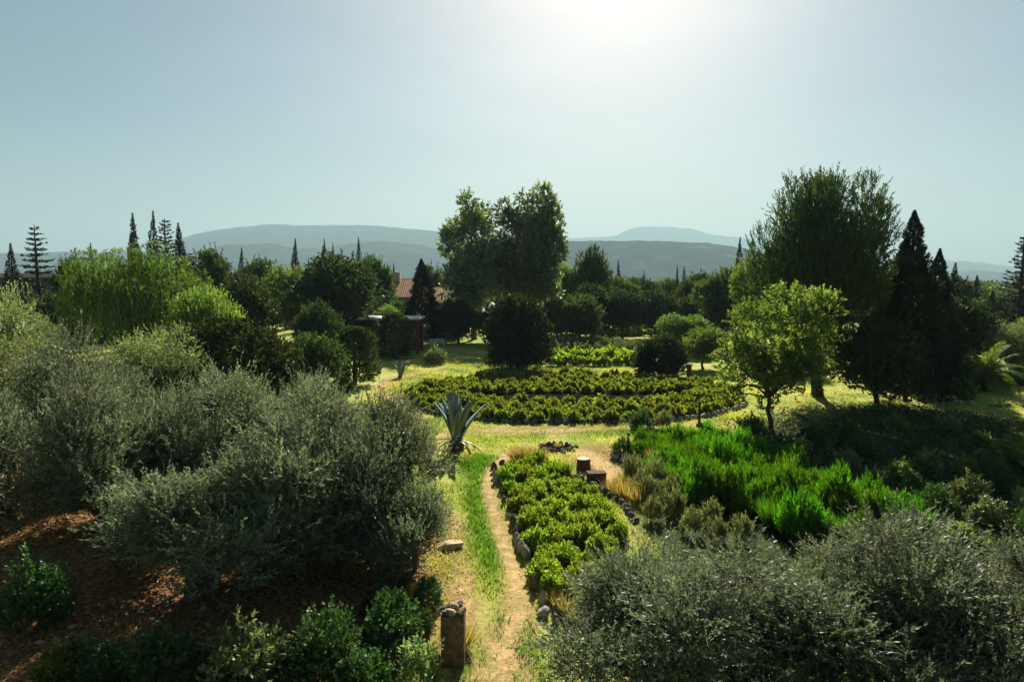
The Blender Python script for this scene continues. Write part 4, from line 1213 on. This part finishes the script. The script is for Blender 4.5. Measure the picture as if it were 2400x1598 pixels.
AG = [agave_leaf(1.9, 0.42, 0.07, c, L_agave, k) for k, c in enumerate((0.12, -0.12, -0.4))]
AGD = [agave_leaf(1.6, 0.14, 0.03, c, L_agave_dry, k) for k, c in enumerate((-1.2, -1.7))]
def agave(x, y, size, nl, ndry, lab, seed, stem=0.35, group=None):
    rng = random.Random(seed)
    root = bpy.data.objects.new("agave", None); COL.objects.link(root)
    root.location = (x, y, gzf(x, y)); root["label"] = lab; root["category"] = "agave"
    if group: root["group"] = group
    g = Geo(); V, F = tube(np.array([(0, 0, -0.1), (0, 0, stem * 0.6), (0, 0, stem + 0.25)]) * size, np.array([0.26, 0.28, 0.14]) * size, 9); g.add(V, F, 0.3)
    obj("stem", g.mesh("stem", M_bark, smooth=True), root)
    for k in range(nl + ndry):
        dry = k >= nl
        f = k / max(1, nl - 1) if not dry else 0
        el = math.radians(69 + 20 * f + rng.uniform(-5, 5)) if not dry else math.radians(rng.uniform(-5, 20))
        az = k * 2.39996 + rng.uniform(-.15, .15)
        me = (AG[2] if f < 0.3 else AG[1] if f < 0.65 else AG[0]) if not dry else AGD[k % 2]
        o = obj("leaf" if not dry else "dry_leaf", me, root)
        s = size * (rng.uniform(0.85, 1.1) if not dry else rng.uniform(0.7, 0.95))
        o.scale = (s, s, s)
        o.location = (0.10 * size * math.cos(az) * (1 - f), 0.10 * size * math.sin(az) * (1 - f), (stem + 0.12 * f) * size)
        o.rotation_euler = (0, -el, az)
    return root
agave(-2.45, 29.6, 1.22, 24, 9, "huge blue-green agave with drooping dry leaves between olive and oval bed", 1, 0.4)
agave(-10.85, 55.4, 0.62, 18, 0, "blue agave by the path, left one of the pair", 2, 0.1, "pair of blue agaves by the path")
agave(-8.75, 53.0, 0.74, 18, 0, "blue agave by the path, larger right one of the pair", 3, 0.1, "pair of blue agaves by the path")

def frond_mesh(L, nl, lL, lW, arch, seed, mat):
    rng = np.random.default_rng(seed)
    n = 10; t = np.linspace(0, 1, n); a = 0.0 - arch * t ** 1.3
    x = np.concatenate([[0], np.cumsum(np.cos(a[:-1]))]) * L / (n - 1); z = np.concatenate([[0], np.cumsum(np.sin(a[:-1]))]) * L / (n - 1)
    g = Geo()
    V, F = tube(np.stack([x, np.zeros(n), z], 1), np.linspace(0.03, 0.006, n) * L / 2, 4); g.add(V, F, 0.6)
    tt = 0.15 + 0.85 * (np.arange(nl) + rng.random(nl) * 0.5) / nl
    for sgn in (-1, 1):
        P = np.stack([np.interp(tt, t, x), np.zeros(nl), np.interp(tt, t, z)], 1)
        aa = np.interp(tt, t, a)
        tx = np.stack([np.cos(aa), np.zeros(nl), np.sin(aa)], 1)
        D = unit(tx * 0.75 + np.array([0, sgn * 0.8, 0.12]) + rng.normal(size=(nl, 3)) * 0.08)
        ln = lL * np.interp(tt, [0, 0.3, 0.75, 1], [0.6, 1, 0.85, 0.35])
        nn = unit(np.cross(D, tx)); side = unit(np.cross(D, nn))
        mid = P + D * (ln * 0.4)[:, None]
        V = np.stack([P, mid + side * lW, P + D * ln[:, None] + np.array([0, 0, -0.06]), mid - side * lW], 1).reshape(-1, 3)
        g.add(V, np.arange(nl * 4).reshape(nl, 4), rng.random(nl))
    return g.mesh("frond", mat)

FR = [frond_mesh(2.2, 34, 0.55, 0.03, c, k, L_palm) for k, c in enumerate((0.9, 1.3, 1.7))]
def palm(x, y, trunk_h, r, nf, size, lab, seed, lo=-10, hi=80):
    rng = random.Random(seed)
    root = bpy.data.objects.new("palm_tree", None); COL.objects.link(root)
    root.location = (x, y, gzf(x, y)); root["label"] = lab; root["category"] = "palm"
    g = Geo()
    zs = np.linspace(-0.2, trunk_h, 14)
    V, F = tube(np.stack([0 * zs, 0 * zs, zs], 1), r * (1 + 0.14 * (np.arange(14) % 2)), 10); g.add(V, F, 0.4)
    obj("trunk", g.mesh("trunk", M_bark, smooth=False), root)
    for k in range(nf):
        f = k / (nf - 1)
        o = obj("frond", FR[2 if f < 0.35 else 1 if f < 0.7 else 0], root)
        s = size * rng.uniform(0.85, 1.1); o.scale = (s, s, s)
        o.location = (0, 0, trunk_h - 0.05 + 0.1 * f)
        o.rotation_euler = (rng.uniform(-.25, .25), -math.radians(lo + (hi - lo) * f + rng.uniform(-6, 6)), k * 2.39996)
    return root
palm(32.4, 46.2, 1.15, 0.26, 24, 1.12, "small palm with arching fronds on the right-hand terrace", 5)
palm(19.5, 26.3, 0.55, 0.2, 26, 0.62, "feathery cycad-like palm cut by the right edge in the shade", 6, -25, 75)

# ------------------------------------------------------------------ stones, pillar, stumps, posts
M_stone = rough_mat("grey_stone", (0.16, 0.14, 0.11), (0.34, 0.31, 0.26), scale=4, bump=0.8, c2=(0.46, 0.43, 0.37))
M_stone_d = rough_mat("dark_stone", (0.05, 0.042, 0.035), (0.13, 0.11, 0.09), scale=5, bump=0.9, c2=(0.22, 0.19, 0.15))
M_pillar = rough_mat("pillar_stone", (0.06, 0.035, 0.02), (0.15, 0.095, 0.06), scale=6, bump=1.0, c2=(0.27, 0.18, 0.11))
M_ochre = rough_mat("ochre_stone", (0.22, 0.13, 0.06), (0.48, 0.33, 0.17), scale=6, bump=0.9, c2=(0.62, 0.5, 0.3))
M_wood = rough_mat("old_wood", (0.05, 0.025, 0.014), (0.15, 0.085, 0.05), scale=5, bump=0.7, stretch=(6, 6, 0.6))
M_woodcut = rough_mat("cut_wood", (0.4, 0.33, 0.25), (0.66, 0.58, 0.48), scale=6, bump=0.3)

def rock_mesh(seed, sx=1, sy=1, sz=1, flat=0.25, mat=None, sub=2):
    import bmesh
    bm = bmesh.new()
    bmesh.ops.create_icosphere(bm, subdivisions=sub, radius=0.5)
    rng = np.random.default_rng(seed)
    off = rng.random(3) * 50
    cuts = rand_unit(5, rng); lim = 0.30 + 0.12 * rng.random(5)
    for v in bm.verts:
        p = np.array(v.co)
        for c, l in zip(cuts, lim):
            d = p @ c
            if d > l: p = p - c * (d - l)
        k = 1 + 0.22 * (vnoise(p[0] * 4 + off[0], p[1] * 4 + p[2] * 3 + off[1], seed) - 0.5)
        p = p * k * (sx, sy, sz)
        v.co = p
    for f in bm.faces: f.smooth = False
    me = bpy.data.meshes.new("stone")
    bm.to_mesh(me); bm.free()
    me.materials.append(mat or M_stone)
    return me
ROCK = [rock_mesh(200 + k) for k in range(5)]
ROCK_D = [rock_mesh(210 + k, mat=M_stone_d) for k in range(4)]
ROCK_O = [rock_mesh(220 + k, mat=M_ochre) for k in range(3)]

def stone(me, x, y, sx, sy, sz, label, group=None, rz=None, name="edging_stone", cat="stone", dz=0.3, parent=None):
    o = obj(name, me, None, (x, y, gzf(x, y) + sz * dz), rr.uniform(0, 6.28) if rz is None else rz, (sx, sy, sz), label, cat, group)
    o.rotation_euler[0] = rr.uniform(-.15, .15); o.rotation_euler[1] = rr.uniform(-.15, .15)
    return o

def along(pts, step):
    pts = np.array(pts, float)
    d = np.concatenate([[0], np.cumsum(np.linalg.norm(np.diff(pts, axis=0), axis=1))])
    for s in np.arange(0, d[-1], step):
        yield float(np.interp(s, d, pts[:, 0])), float(np.interp(s, d, pts[:, 1]))
for x, y in along([(1.18, 13.9), (0.80, 15.0), (0.50, 17.1), (0.14, 19.5), (-0.12, 21.8), (-0.6, 24.6), (-0.76, 26.6)], 0.40):
    if rr.random() < 0.68:
        stone((ROCK + ROCK_D)[rr.randrange(9)], x + rr.uniform(-.08, .08), y, rr.uniform(.15, .3), rr.uniform(.15, .28), rr.uniform(.2, .55), "upright pale stone along the track", "upright stones along the track", dz=0.35)
for x, y in along([(-0.4, 27.4), (0.75, 27.9), (1.75, 26.8), (2.8, 24.75), (3.7, 22.5), (3.85, 20.6)], 0.42):
    stone(ROCK_D[rr.randrange(4)], x, y, rr.uniform(.3, .44), rr.uniform(.2, .3), rr.uniform(.2, .3), "dark low stone edging the front bed", "dark stones round the front bed")
for a in np.linspace(math.radians(200), math.radians(335), 62):
    x, y = OV_C[0] + (OV_A + 0.1) * math.cos(a), OV_C[1] + (OV_B + 0.1) * math.sin(a)
    if rr.random() < 0.85:
        stone((ROCK if x > 5.5 else ROCK_D)[rr.randrange(4)], x, y, rr.uniform(.32, .5), rr.uniform(.25, .35), rr.uniform(.25, .4), "grey stone in the kerb of the oval bed's near edge", "stones edging the oval bed")
for x, y in along([(24.4, 43.0), (26.0, 42.2), (28.5, 41.0), (31.5, 40.2), (35.5, 39.6)], 0.62):
    stone((ROCK_D + ROCK + ROCK_O)[rr.randrange(12)], x + rr.uniform(-.25, .25), y + rr.uniform(-.35, .35), rr.uniform(.25, .75), rr.uniform(.25, .5), rr.uniform(.15, .42), "pale rough stone edging the palm terrace", "stones edging the palm terrace")
stone(ROCK[2], 27.3, 42.0, 0.9, 0.7, 0.8, "largest pale boulder at the corner of the palm terrace", name="boulder", cat="boulder")
for x, y, s, l in [(4.35, 28.1, 0.6, "leftmost grey rock below the dark leggy shrub"), (4.6, 27.5, 0.5, "grey rock in the middle of the little heap near the stake"),
                   (4.95, 27.2, 0.55, "lowest grey rock of the little heap near the stake"), (5.1, 28.0, 0.6, "grey rock right against the vivid border's corner")]:
    stone(ROCK[rr.randrange(5)], x, y, s, s * .8, s * .7, l, "grey rocks near the stake", name="rock", cat="rock")
stone(rock_mesh(231, 1, 0.75, 0.5, sub=3, mat=M_ochre), -1.75, 18.9, 0.75, 0.75, 0.65, "flat-topped pale boulder at the track's left edge under the olive", name="boulder", cat="boulder", rz=0.3, dz=0.1)
stone(ROCK[1], -1.52, 13.15, 0.22, 0.18, 0.16, "small white stone beside the stone pillar", name="white_stone", cat="stone")
stone(ROCK[3], 0.72, 14.9, 0.34, 0.3, 0.3, "rounded pale stone at the front bed's near corner", name="corner_stone", cat="stone")
stone(ROCK_O[0], 11.9, 25.0, 0.9, 0.5, 0.25, "flat pale stone on the red soil in the pine's shade", name="flat_stone", cat="stone")
for k in range(26):
    a = (rr.uniform(-10.5, -4.0), rr.uniform(12.2, 15.5))
    stone(ROCK_O[rr.randrange(3)], a[0], a[1], rr.uniform(.08, .22), rr.uniform(.08, .2), rr.uniform(.05, .12), "small ochre stone on the bare bank", "ochre stones on the bare bank", name="loose_stone")

# pillar
root = bpy.data.objects.new("stone_pillar", None); COL.objects.link(root)
root.location = (-1.17, 13.05, gzf(-1.17, 13.05)); root["label"] = "dark brown stone gate pillar with rubble top beside the track"; root["category"] = "pillar"
import bmesh
bm = bmesh.new()
bmesh.ops.create_cube(bm, size=1)
bmesh.ops.subdivide_edges(bm, edges=bm.edges[:], cuts=7, use_grid_fill=True)
for v in bm.verts:
    p = np.array(v.co)
    k = 0.03 * (vnoise(p[0] * 6 + p[2] * 5 + 9, p[1] * 6 - p[2] * 4, 4) - 0.5)
    row = math.floor((p[2] + 0.5) * 6)
    j = 0.012 if abs(((p[2] + 0.5) * 6) % 1 - 0.5) > 0.42 else 0
    v.co = (p[0] * 0.46 * (1 + 2 * k - 2 * j), p[1] * 0.46 * (1 + 2 * k - 2 * j), (p[2] + 0.5) * 1.12 - 0.08)
me = bpy.data.meshes.new("shaft"); bm.to_mesh(me); bm.free(); me.materials.append(M_pillar)
obj("shaft", me, root)
for k in range(16):
    a, d = rr.uniform(0, 6.28), rr.uniform(0.03, 0.26)
    o = obj("capstone", (ROCK_O if k % 2 else ROCK_D)[k % 3], root, (d * math.cos(a), d * math.sin(a), 1.06 + rr.uniform(0, .08)), rr.uniform(0, 6.28), (rr.uniform(.13, .24), rr.uniform(.12, .2), rr.uniform(.1, .17)))
bare(STRAW[0], "dry_grass_tuft", "dry golden tuft right behind the stone pillar", "grass", -1.1, 13.5, 0.9, 0.2, None)

# ring of stones
root = bpy.data.objects.new("stone_ring", None); COL.objects.link(root)
root.location = (2.0, 30.0, gzf(2.0, 30.0)); root["label"] = "ring of small stones round dark soil in the clearing"; root["category"] = "stone ring"
n = 24; th = np.linspace(0, 6.283, n, endpoint=False)
V = np.concatenate([[[0, 0, 0.05]], np.stack([np.cos(th) * .35, np.sin(th) * .35, np.full(n, .05)], 1), np.stack([np.cos(th) * .72, np.sin(th) * .72, np.full(n, .02)], 1)])
Fq = np.array([(1 + j, 1 + n + j, 1 + n + (j + 1) % n, 1 + (j + 1) % n) for j in range(n)]); Ft = np.array([(0, 1 + j, 1 + (j + 1) % n) for j in range(n)])
obj("soil", mesh_np("soil", V, [Fq, Ft], M_bed), root)
for k in range(15):
    a = k / 15 * 6.283 + rr.uniform(-.1, .1)
    o = obj("stone", ROCK_D[k % 4] if k % 3 else ROCK[k % 5], root, (0.7 * math.cos(a), 0.7 * math.sin(a), 0.08), rr.uniform(0, 6.28), (rr.uniform(.2, .32), rr.uniform(.16, .25), rr.uniform(.16, .26)))
for k in range(10):
    a = rr.uniform(0, 6.283); d = 0.92
    bare(CUSH[k % 4], "grass_tuft", "small grass tuft growing round the stone ring", "grass", 2.0 + d * math.cos(a), 30.0 + d * math.sin(a), rr.uniform(.22, .3), rr.uniform(0, 6.28), "tufts round the stone ring")
bare(STRAW[1], "dry_plant", "small dry plant inside the stone ring", "plant", 2.05, 30.1, 0.45, 0, None)

# log stool and timber box
def lathe(prof_, n, mat, name, wob=0.0, seed=1):
    rng = np.random.default_rng(seed)
    th = np.linspace(0, 2 * math.pi, n, endpoint=False)
    wv = 1 + wob * np.sin(th * 3 + 1) + wob * 0.7 * np.sin(th * 5 + 2)
    V = np.concatenate([np.stack([np.cos(th) * r * wv, np.sin(th) * r * wv, np.full(n, z)], 1) for r, z in prof_])
    k = len(prof_)
    F = [(a * n + j, a * n + (j + 1) % n, (a + 1) * n + (j + 1) % n, (a + 1) * n + j) for a in range(k - 1) for j in range(n)]
    return mesh_np(name, V, np.array(F), mat, smooth=True)
root = bpy.data.objects.new("log_stool", None); COL.objects.link(root)
root.location = (2.83, 26.6, gzf(2.83, 26.6)); root["label"] = "brown log stool with pale cut top in the clearing"; root["category"] = "log"
obj("bark", lathe([(0.27, -0.05), (0.29, 0.05), (0.26, 0.25), (0.27, 0.42), (0.255, 0.44)], 18, M_wood, "bark", 0.05), root)
obj("cut_top", lathe([(0.257, 0.436), (0.25, 0.452), (0.12, 0.458), (0.003, 0.458)], 18, M_woodcut, "cut_top", 0.05), root)

def box_mesh(name, sx, sy, sz, mat, bev=0.008):
    bm = bmesh.new(); bmesh.ops.create_cube(bm, size=1)
    for v in bm.verts: v.co = (v.co[0] * sx, v.co[1] * sy, v.co[2] * sz)
    if bev: bmesh.ops.bevel(bm, geom=bm.edges[:], offset=bev, segments=1, affect='EDGES')
    me = bpy.data.meshes.new(name); bm.to_mesh(me); bm.free(); me.materials.append(mat)
    return me
root = bpy.data.objects.new("timber_box", None); COL.objects.link(root)
root.location = (3.15, 24.95, gzf(3.15, 24.95)); root.rotation_euler = (0, 0, 0.12)
root["label"] = "low dark timber box at the front bed's far edge"; root["category"] = "box"
pl = box_mesh("plank", 0.66, 0.03, 0.115, M_wood); pe = box_mesh("plank", 0.03, 0.36, 0.115, M_wood)
for k in range(3):
    for s in (-1, 1):
        obj("plank", pl, root, (0, s * 0.2, 0.06 + k * 0.121)); obj("plank", pe, root, (s * 0.312, 0, 0.06 + k * 0.121))
lid = box_mesh("lid_board", 0.70, 0.14, 0.025, M_wood)
for k in (-1, 0, 1): obj("lid_board", lid, root, (0, k * 0.145, 0.375))

def post(x, y, h, w, lab, plate=None, cap=False):
    root = bpy.data.objects.new("wooden_post", None); COL.objects.link(root)
    root.location = (x, y, gzf(x, y)); root["label"] = lab; root["category"] = "post"
    obj("shaft", box_mesh("shaft", w, w, h + 0.2, M_wood, 0.01), root, (0, 0, h / 2 - 0.1))
    if plate:
        obj("label_box", box_mesh("label_box", plate[0], plate[1], plate[2], M_wood), root, (0, -w / 2 - plate[1] / 2 + 0.002, plate[3]))
    if cap:
        obj("cap", box_mesh("cap", w * 1.8, w * 1.8, 0.05, M_wood), root, (0, 0, h + 0.02))
post(8.62, 31.0, 1.95, 0.10, "tall thin wooden post with small box rising from the vivid border", (0.30, 0.12, 0.18, 0.85))
post(13.5, 51.6, 1.25, 0.30, "stout short brown post on the dry grass right of the small round tree", cap=True)
post(4.9, 28.35, 1.0, 0.05, "thin dark stake among the grey rocks", (0.12, 0.05, 0.1, 0.98))

# ------------------------------------------------------------------ buildings
M_tile = rough_mat("terracotta", (0.20, 0.075, 0.035), (0.42, 0.19, 0.09), scale=1.5, bump=0.4, c2=(0.52, 0.32, 0.18))
M_plaster = rough_mat("plaster", (0.45, 0.36, 0.27), (0.6, 0.5, 0.4), scale=2, bump=0.1)
M_white = rough_mat("white_paint", (0.62, 0.60, 0.55), (0.8, 0.78, 0.73), scale=2, bump=0.05)
M_brick = rough_mat("red_wall", (0.10, 0.035, 0.025), (0.20, 0.08, 0.05), scale=3, bump=0.3)
M_glass = rough_mat("dark_glass", (0.01, 0.012, 0.015), (0.02, 0.024, 0.03), scale=1, rough=0.1, bump=0.0, spec=0.6)

def tiled_slope(w, d, rise, name="roof"):
    """corrugated pan tiles, eave along x at y=0 rising to y=d"""
    nxx, nyy = int(w / 0.075), 14
    x = np.linspace(-w / 2, w / 2, nxx); y = np.linspace(0, 1, nyy)
    Xg, Yg = np.meshgrid(x, y)
    zz = Yg * rise + 0.05 * np.sin(Xg * 2 * math.pi / 0.3) + 0.03 * ((Yg * 13) % 1.0)
    V = np.stack([Xg, Yg * d, zz], -1).reshape(-1, 3)
    i = np.arange(nyy - 1)[:, None] * nxx + np.arange(nxx - 1)[None, :]
    F = np.stack([i, i + 1, i + 1 + nxx, i + nxx], -1).reshape(-1, 4)
    return mesh_np(name, V, F, M_tile, smooth=True)

def house(x, y, w, d, eave, ridge, lab, chimney=None, nwin=3):
    root = bpy.data.objects.new("tiled_house", None); COL.objects.link(root)
    root.location = (x, y, 0); root["label"] = lab; root["category"] = "house"
    obj("wall", box_mesh("wall", w, d, eave, M_plaster, 0.0), root, (0, 0, eave / 2))
    s = tiled_slope(w + 0.8, d / 2 + 0.5, ridge - eave)
    roof = obj("roof", s, root, (0, -d / 2 - 0.5, eave + 0.02))
    roof2 = obj("roof", s, root, (0, d / 2 + 0.5, eave + 0.02), math.pi)
    for sx in (-1, 1):
        V = np.array([(0, -d / 2, 0), (0, d / 2, 0), (0, 0, ridge - eave - 0.05)], float)
        V = np.concatenate([V, V + (sx * 0.2, 0, 0)])
        obj("gable", mesh_np("gable", V, [np.array([(0, 1, 4, 3), (1, 2, 5, 4), (2, 0, 3, 5)]), np.array([(0, 2, 1), (3, 4, 5)])], M_plaster), root, (sx * (w / 2 - 0.2), 0, eave))
    if chimney:
        c = obj("chimney", box_mesh("chimney", 0.8, 0.7, 1.3, M_plaster), roof, (chimney, d / 2 - 0.3, ridge - eave + 0.2))
    for k in range(nwin):
        wx = -w / 2 + (k + 0.5) * w / nwin
        wd = obj("window", box_mesh("window", 1.1, 0.1, 1.3, M_white), root, (wx, -d / 2 - 0.045, eave * 0.55))
        obj("pane", box_mesh("pane", 0.92, 0.04, 1.12, M_glass, 0.0), wd, (0, -0.045, 0))
    return root
house(-16.9, 97.0, 7.6, 9.0, 5.4, 7.9, "terracotta-roofed house behind the pergola, taller wing", 0.8)
house(-9.2, 98.0, 5.6, 8.0, 4.6, 6.7, "lower terracotta-roofed wing seen right of the pointed conifer", None, 2)

root = bpy.data.objects.new("pergola", None); COL.objects.link(root)
root.location = (-13.2, 72.5, 0); root["label"] = "open pergola with flat white roof edge below the tiled house"; root["category"] = "pergola"
obj("roof", box_mesh("roof", 7.4, 4.2, 0.22, M_white, 0.02), root, (0, 0, 3.68))
obj("roof_beam", box_mesh("roof_beam", 7.2, 0.16, 0.24, M_wood), root, (0, -1.85, 3.44)); obj("roof_beam", box_mesh("roof_beam", 7.2, 0.16, 0.24, M_wood), root, (0, 1.75, 3.44))
pm = box_mesh("column", 0.3, 0.3, 3.32, M_brick)
for px in (-3.4, -1.1, 1.2, 3.4):
    obj("column", pm, root, (px, -1.85, 1.66))
    if abs(px) > 3: obj("column", pm, root, (px, 1.6, 1.66))
obj("back_wall", box_mesh("back_wall", 7.0, 0.25, 3.3, M_brick, 0.0), root, (0, 2.0, 1.65))
dr = obj("door", box_mesh("door", 1.0, 0.08, 2.1, M_wood), root, (0.2, 1.83, 1.06)); obj("handle", box_mesh("handle", 0.04, 0.06, 0.14, M_white, 0.0), dr, (0.38, -0.06, 0))

def bench(x, y, rz, lab, mat):
    root = bpy.data.objects.new("garden_bench", None); COL.objects.link(root)
    root.location = (x, y, gzf(x, y)); root.rotation_euler = (0, 0, rz); root["label"] = lab; root["category"] = "bench"
    sl = box_mesh("slat", 1.7, 0.1, 0.035, mat)
    for k in range(3): obj("slat", sl, root, (0, -0.13 + k * 0.13, 0.45))
    bs = box_mesh("back_slat", 1.7, 0.03, 0.1, mat)
    for k in range(3): obj("back_slat", bs, root, (0, 0.24, 0.6 + k * 0.14))
    lg = box_mesh("leg", 0.07, 0.4, 0.45, mat)
    for s in (-1, 1): obj("leg", lg, root, (s * 0.75, 0, 0.21))
    bp_ = box_mesh("back_post", 0.07, 0.06, 0.95, mat)
    for s in (-1, 1): obj("back_post", bp_, root, (s * 0.75, 0.2, 0.47))
bench(-8.6, 78.0, 0.2, "pale garden bench in the shade right of the pergola", M_white)
bench(-14.9, 68.8, -0.3, "pale garden bench in front of the pergola's left columns", M_white)

root = bpy.data.objects.new("flat_roofed_building", None); COL.objects.link(root)
root.location = (-60, 86, 0); root["label"] = "low building with pale flat roof edge at the left skyline"; root["category"] = "building"
obj("wall", box_mesh("wall", 22, 8, 8.0, M_stone_d, 0.0), root, (0, 0, 4.0))
obj("roof", box_mesh("roof", 23, 9, 0.5, M_plaster, 0.03), root, (0, 0, 8.25))
for k in range(6):
    wd = obj("window", box_mesh("window", 1.6, 0.1, 1.4, M_white), root, (-9 + k * 3.6, -4.045, 6.2)); obj("pane", box_mesh("pane", 1.4, 0.04, 1.2, M_glass, 0), wd, (0, -0.045, 0))

# ------------------------------------------------------------------ grass and fallen leaves: too many to count
def grass_stuff():
    rng = np.random.default_rng(77)
    def scatter(n, x0, x1, y0, y1, pw=1.0):
        y = y0 * (y1 / y0) ** (rng.random(n) ** pw)
        x = x0 + (x1 - x0) * rng.random(n)
        return x, y
    x, y = scatter(230000, -9, 13, 11, 62)
    x2, y2 = scatter(70000, 11, 34, 16, 52)
    x = np.concatenate([x, x2]); y = np.concatenate([y, y2])
    soil = soil_mask(x, y); lush = lush_mask(x, y)
    keep = (rng.random(len(x)) > soil * 0.9) & (rng.random(len(x)) > shade_soil_mask(x, y) * 0.92)
    cl = fbm(x * 0.9, y * 0.9, 8, 3)
    keep &= rng.random(len(x)) < np.clip((cl - 0.3) * 2.6 + lush, 0.06, 1)
    keep &= seg_dist(x, y, TRACK) > 0.08 + 0.30 * rng.random(len(x)) ** 0.7
    keep &= np.hypot((x - OV_C[0]) / OV_A, (y - OV_C[1]) / OV_B) > 1
    keep &= np.hypot(x - 2.0, y - 30.0) > 0.85
    x, y, cl, lush = x[keep], y[keep], cl[keep], lush[keep]
    n = len(x)
    z = gz(x, y)
    h = (0.05 + 0.10 * rng.random(n)) * (0.8 + 0.7 * lush) * (1 + y / 60)
    w = (0.008 + 0.008 * rng.random(n)) * (0.6 + y / 28)
    a = rng.random(n) * 6.283
    lean = rng.normal(size=(n, 2)) * 0.45
    B = np.stack([x, y, z - 0.01], 1)
    sd = np.stack([np.cos(a) * w, np.sin(a) * w, 0 * w], 1)
    Tp = B + np.stack([lean[:, 0] * h, lean[:, 1] * h, h], 1)
    V = np.stack([B - sd, B + sd, Tp], 1).reshape(-1, 3)
    dry = np.clip(fbm(x * 0.45 + 3, y * 0.45, 15, 3) * 1.6 - 0.25 + rng.normal(size=n) * 0.12 - lush * 0.75, 0, 1)
    g = Geo().add(V, np.arange(n * 3).reshape(n, 3), dry)
    obj("grass", g.mesh("grass", L_grass), kind="stuff", label="short sunlit grass, green and straw, over the garden floor")
    # dark leaves scattered to deepen the pine's painted shade
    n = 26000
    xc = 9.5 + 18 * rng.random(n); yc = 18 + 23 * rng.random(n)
    k = rng.random(n) < shade_soil_mask(xc, yc) * (0.25 + fbm(xc * 0.8, yc * 0.8, 31, 3))
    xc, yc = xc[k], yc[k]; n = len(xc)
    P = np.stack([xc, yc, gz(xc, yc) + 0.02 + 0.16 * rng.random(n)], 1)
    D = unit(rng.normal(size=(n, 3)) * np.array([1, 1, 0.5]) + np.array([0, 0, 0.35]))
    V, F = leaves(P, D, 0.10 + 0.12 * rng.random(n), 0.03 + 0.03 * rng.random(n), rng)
    obj("shade_leaves", Geo().add(V, F, rng.random(n)).mesh("shade_leaves", L_dark), kind="stuff", label="dark leaf scatter added to deepen the shade of the huge pine")
    # fallen leaves and twigs on the bare soil
    n = 42000
    x = -18 + 17 * rng.random(n); y = 11 + 14 * rng.random(n)
    k = rng.random(n) < soil_mask(x, y)
    x, y = x[k], y[k]; n = len(x)
    P = np.stack([x, y, gz(x, y) + 0.012], 1)
    D = unit(rng.normal(size=(n, 3)) * np.array([1, 1, 0.22]))
    V, F = leaves(P, D, 0.06 + 0.08 * rng.random(n), 0.012 + 0.012 * rng.random(n), rng)
    g = Geo().add(V, F, rng.random(n))
    obj("fallen_leaves", g.mesh("fallen_leaves", L_straw), kind="stuff", label="dry fallen leaves littering the soil under the olives")
grass_stuff()

# ------------------------------------------------------------------ look-alikes in one group: say which one, counted across the view
def single_out():
    by = {}
    for o in COL.objects:
        if o.parent is None and "category" in o:
            by.setdefault(o["label"], []).append(o)
    for lab, os_ in by.items():
        if len(os_) > 1:
            for k, o in enumerate(sorted(os_, key=lambda q: q.location.x / q.location.y)):
                o["label"] = lab + ", " + nth(k + 1) + " from left"
single_out()
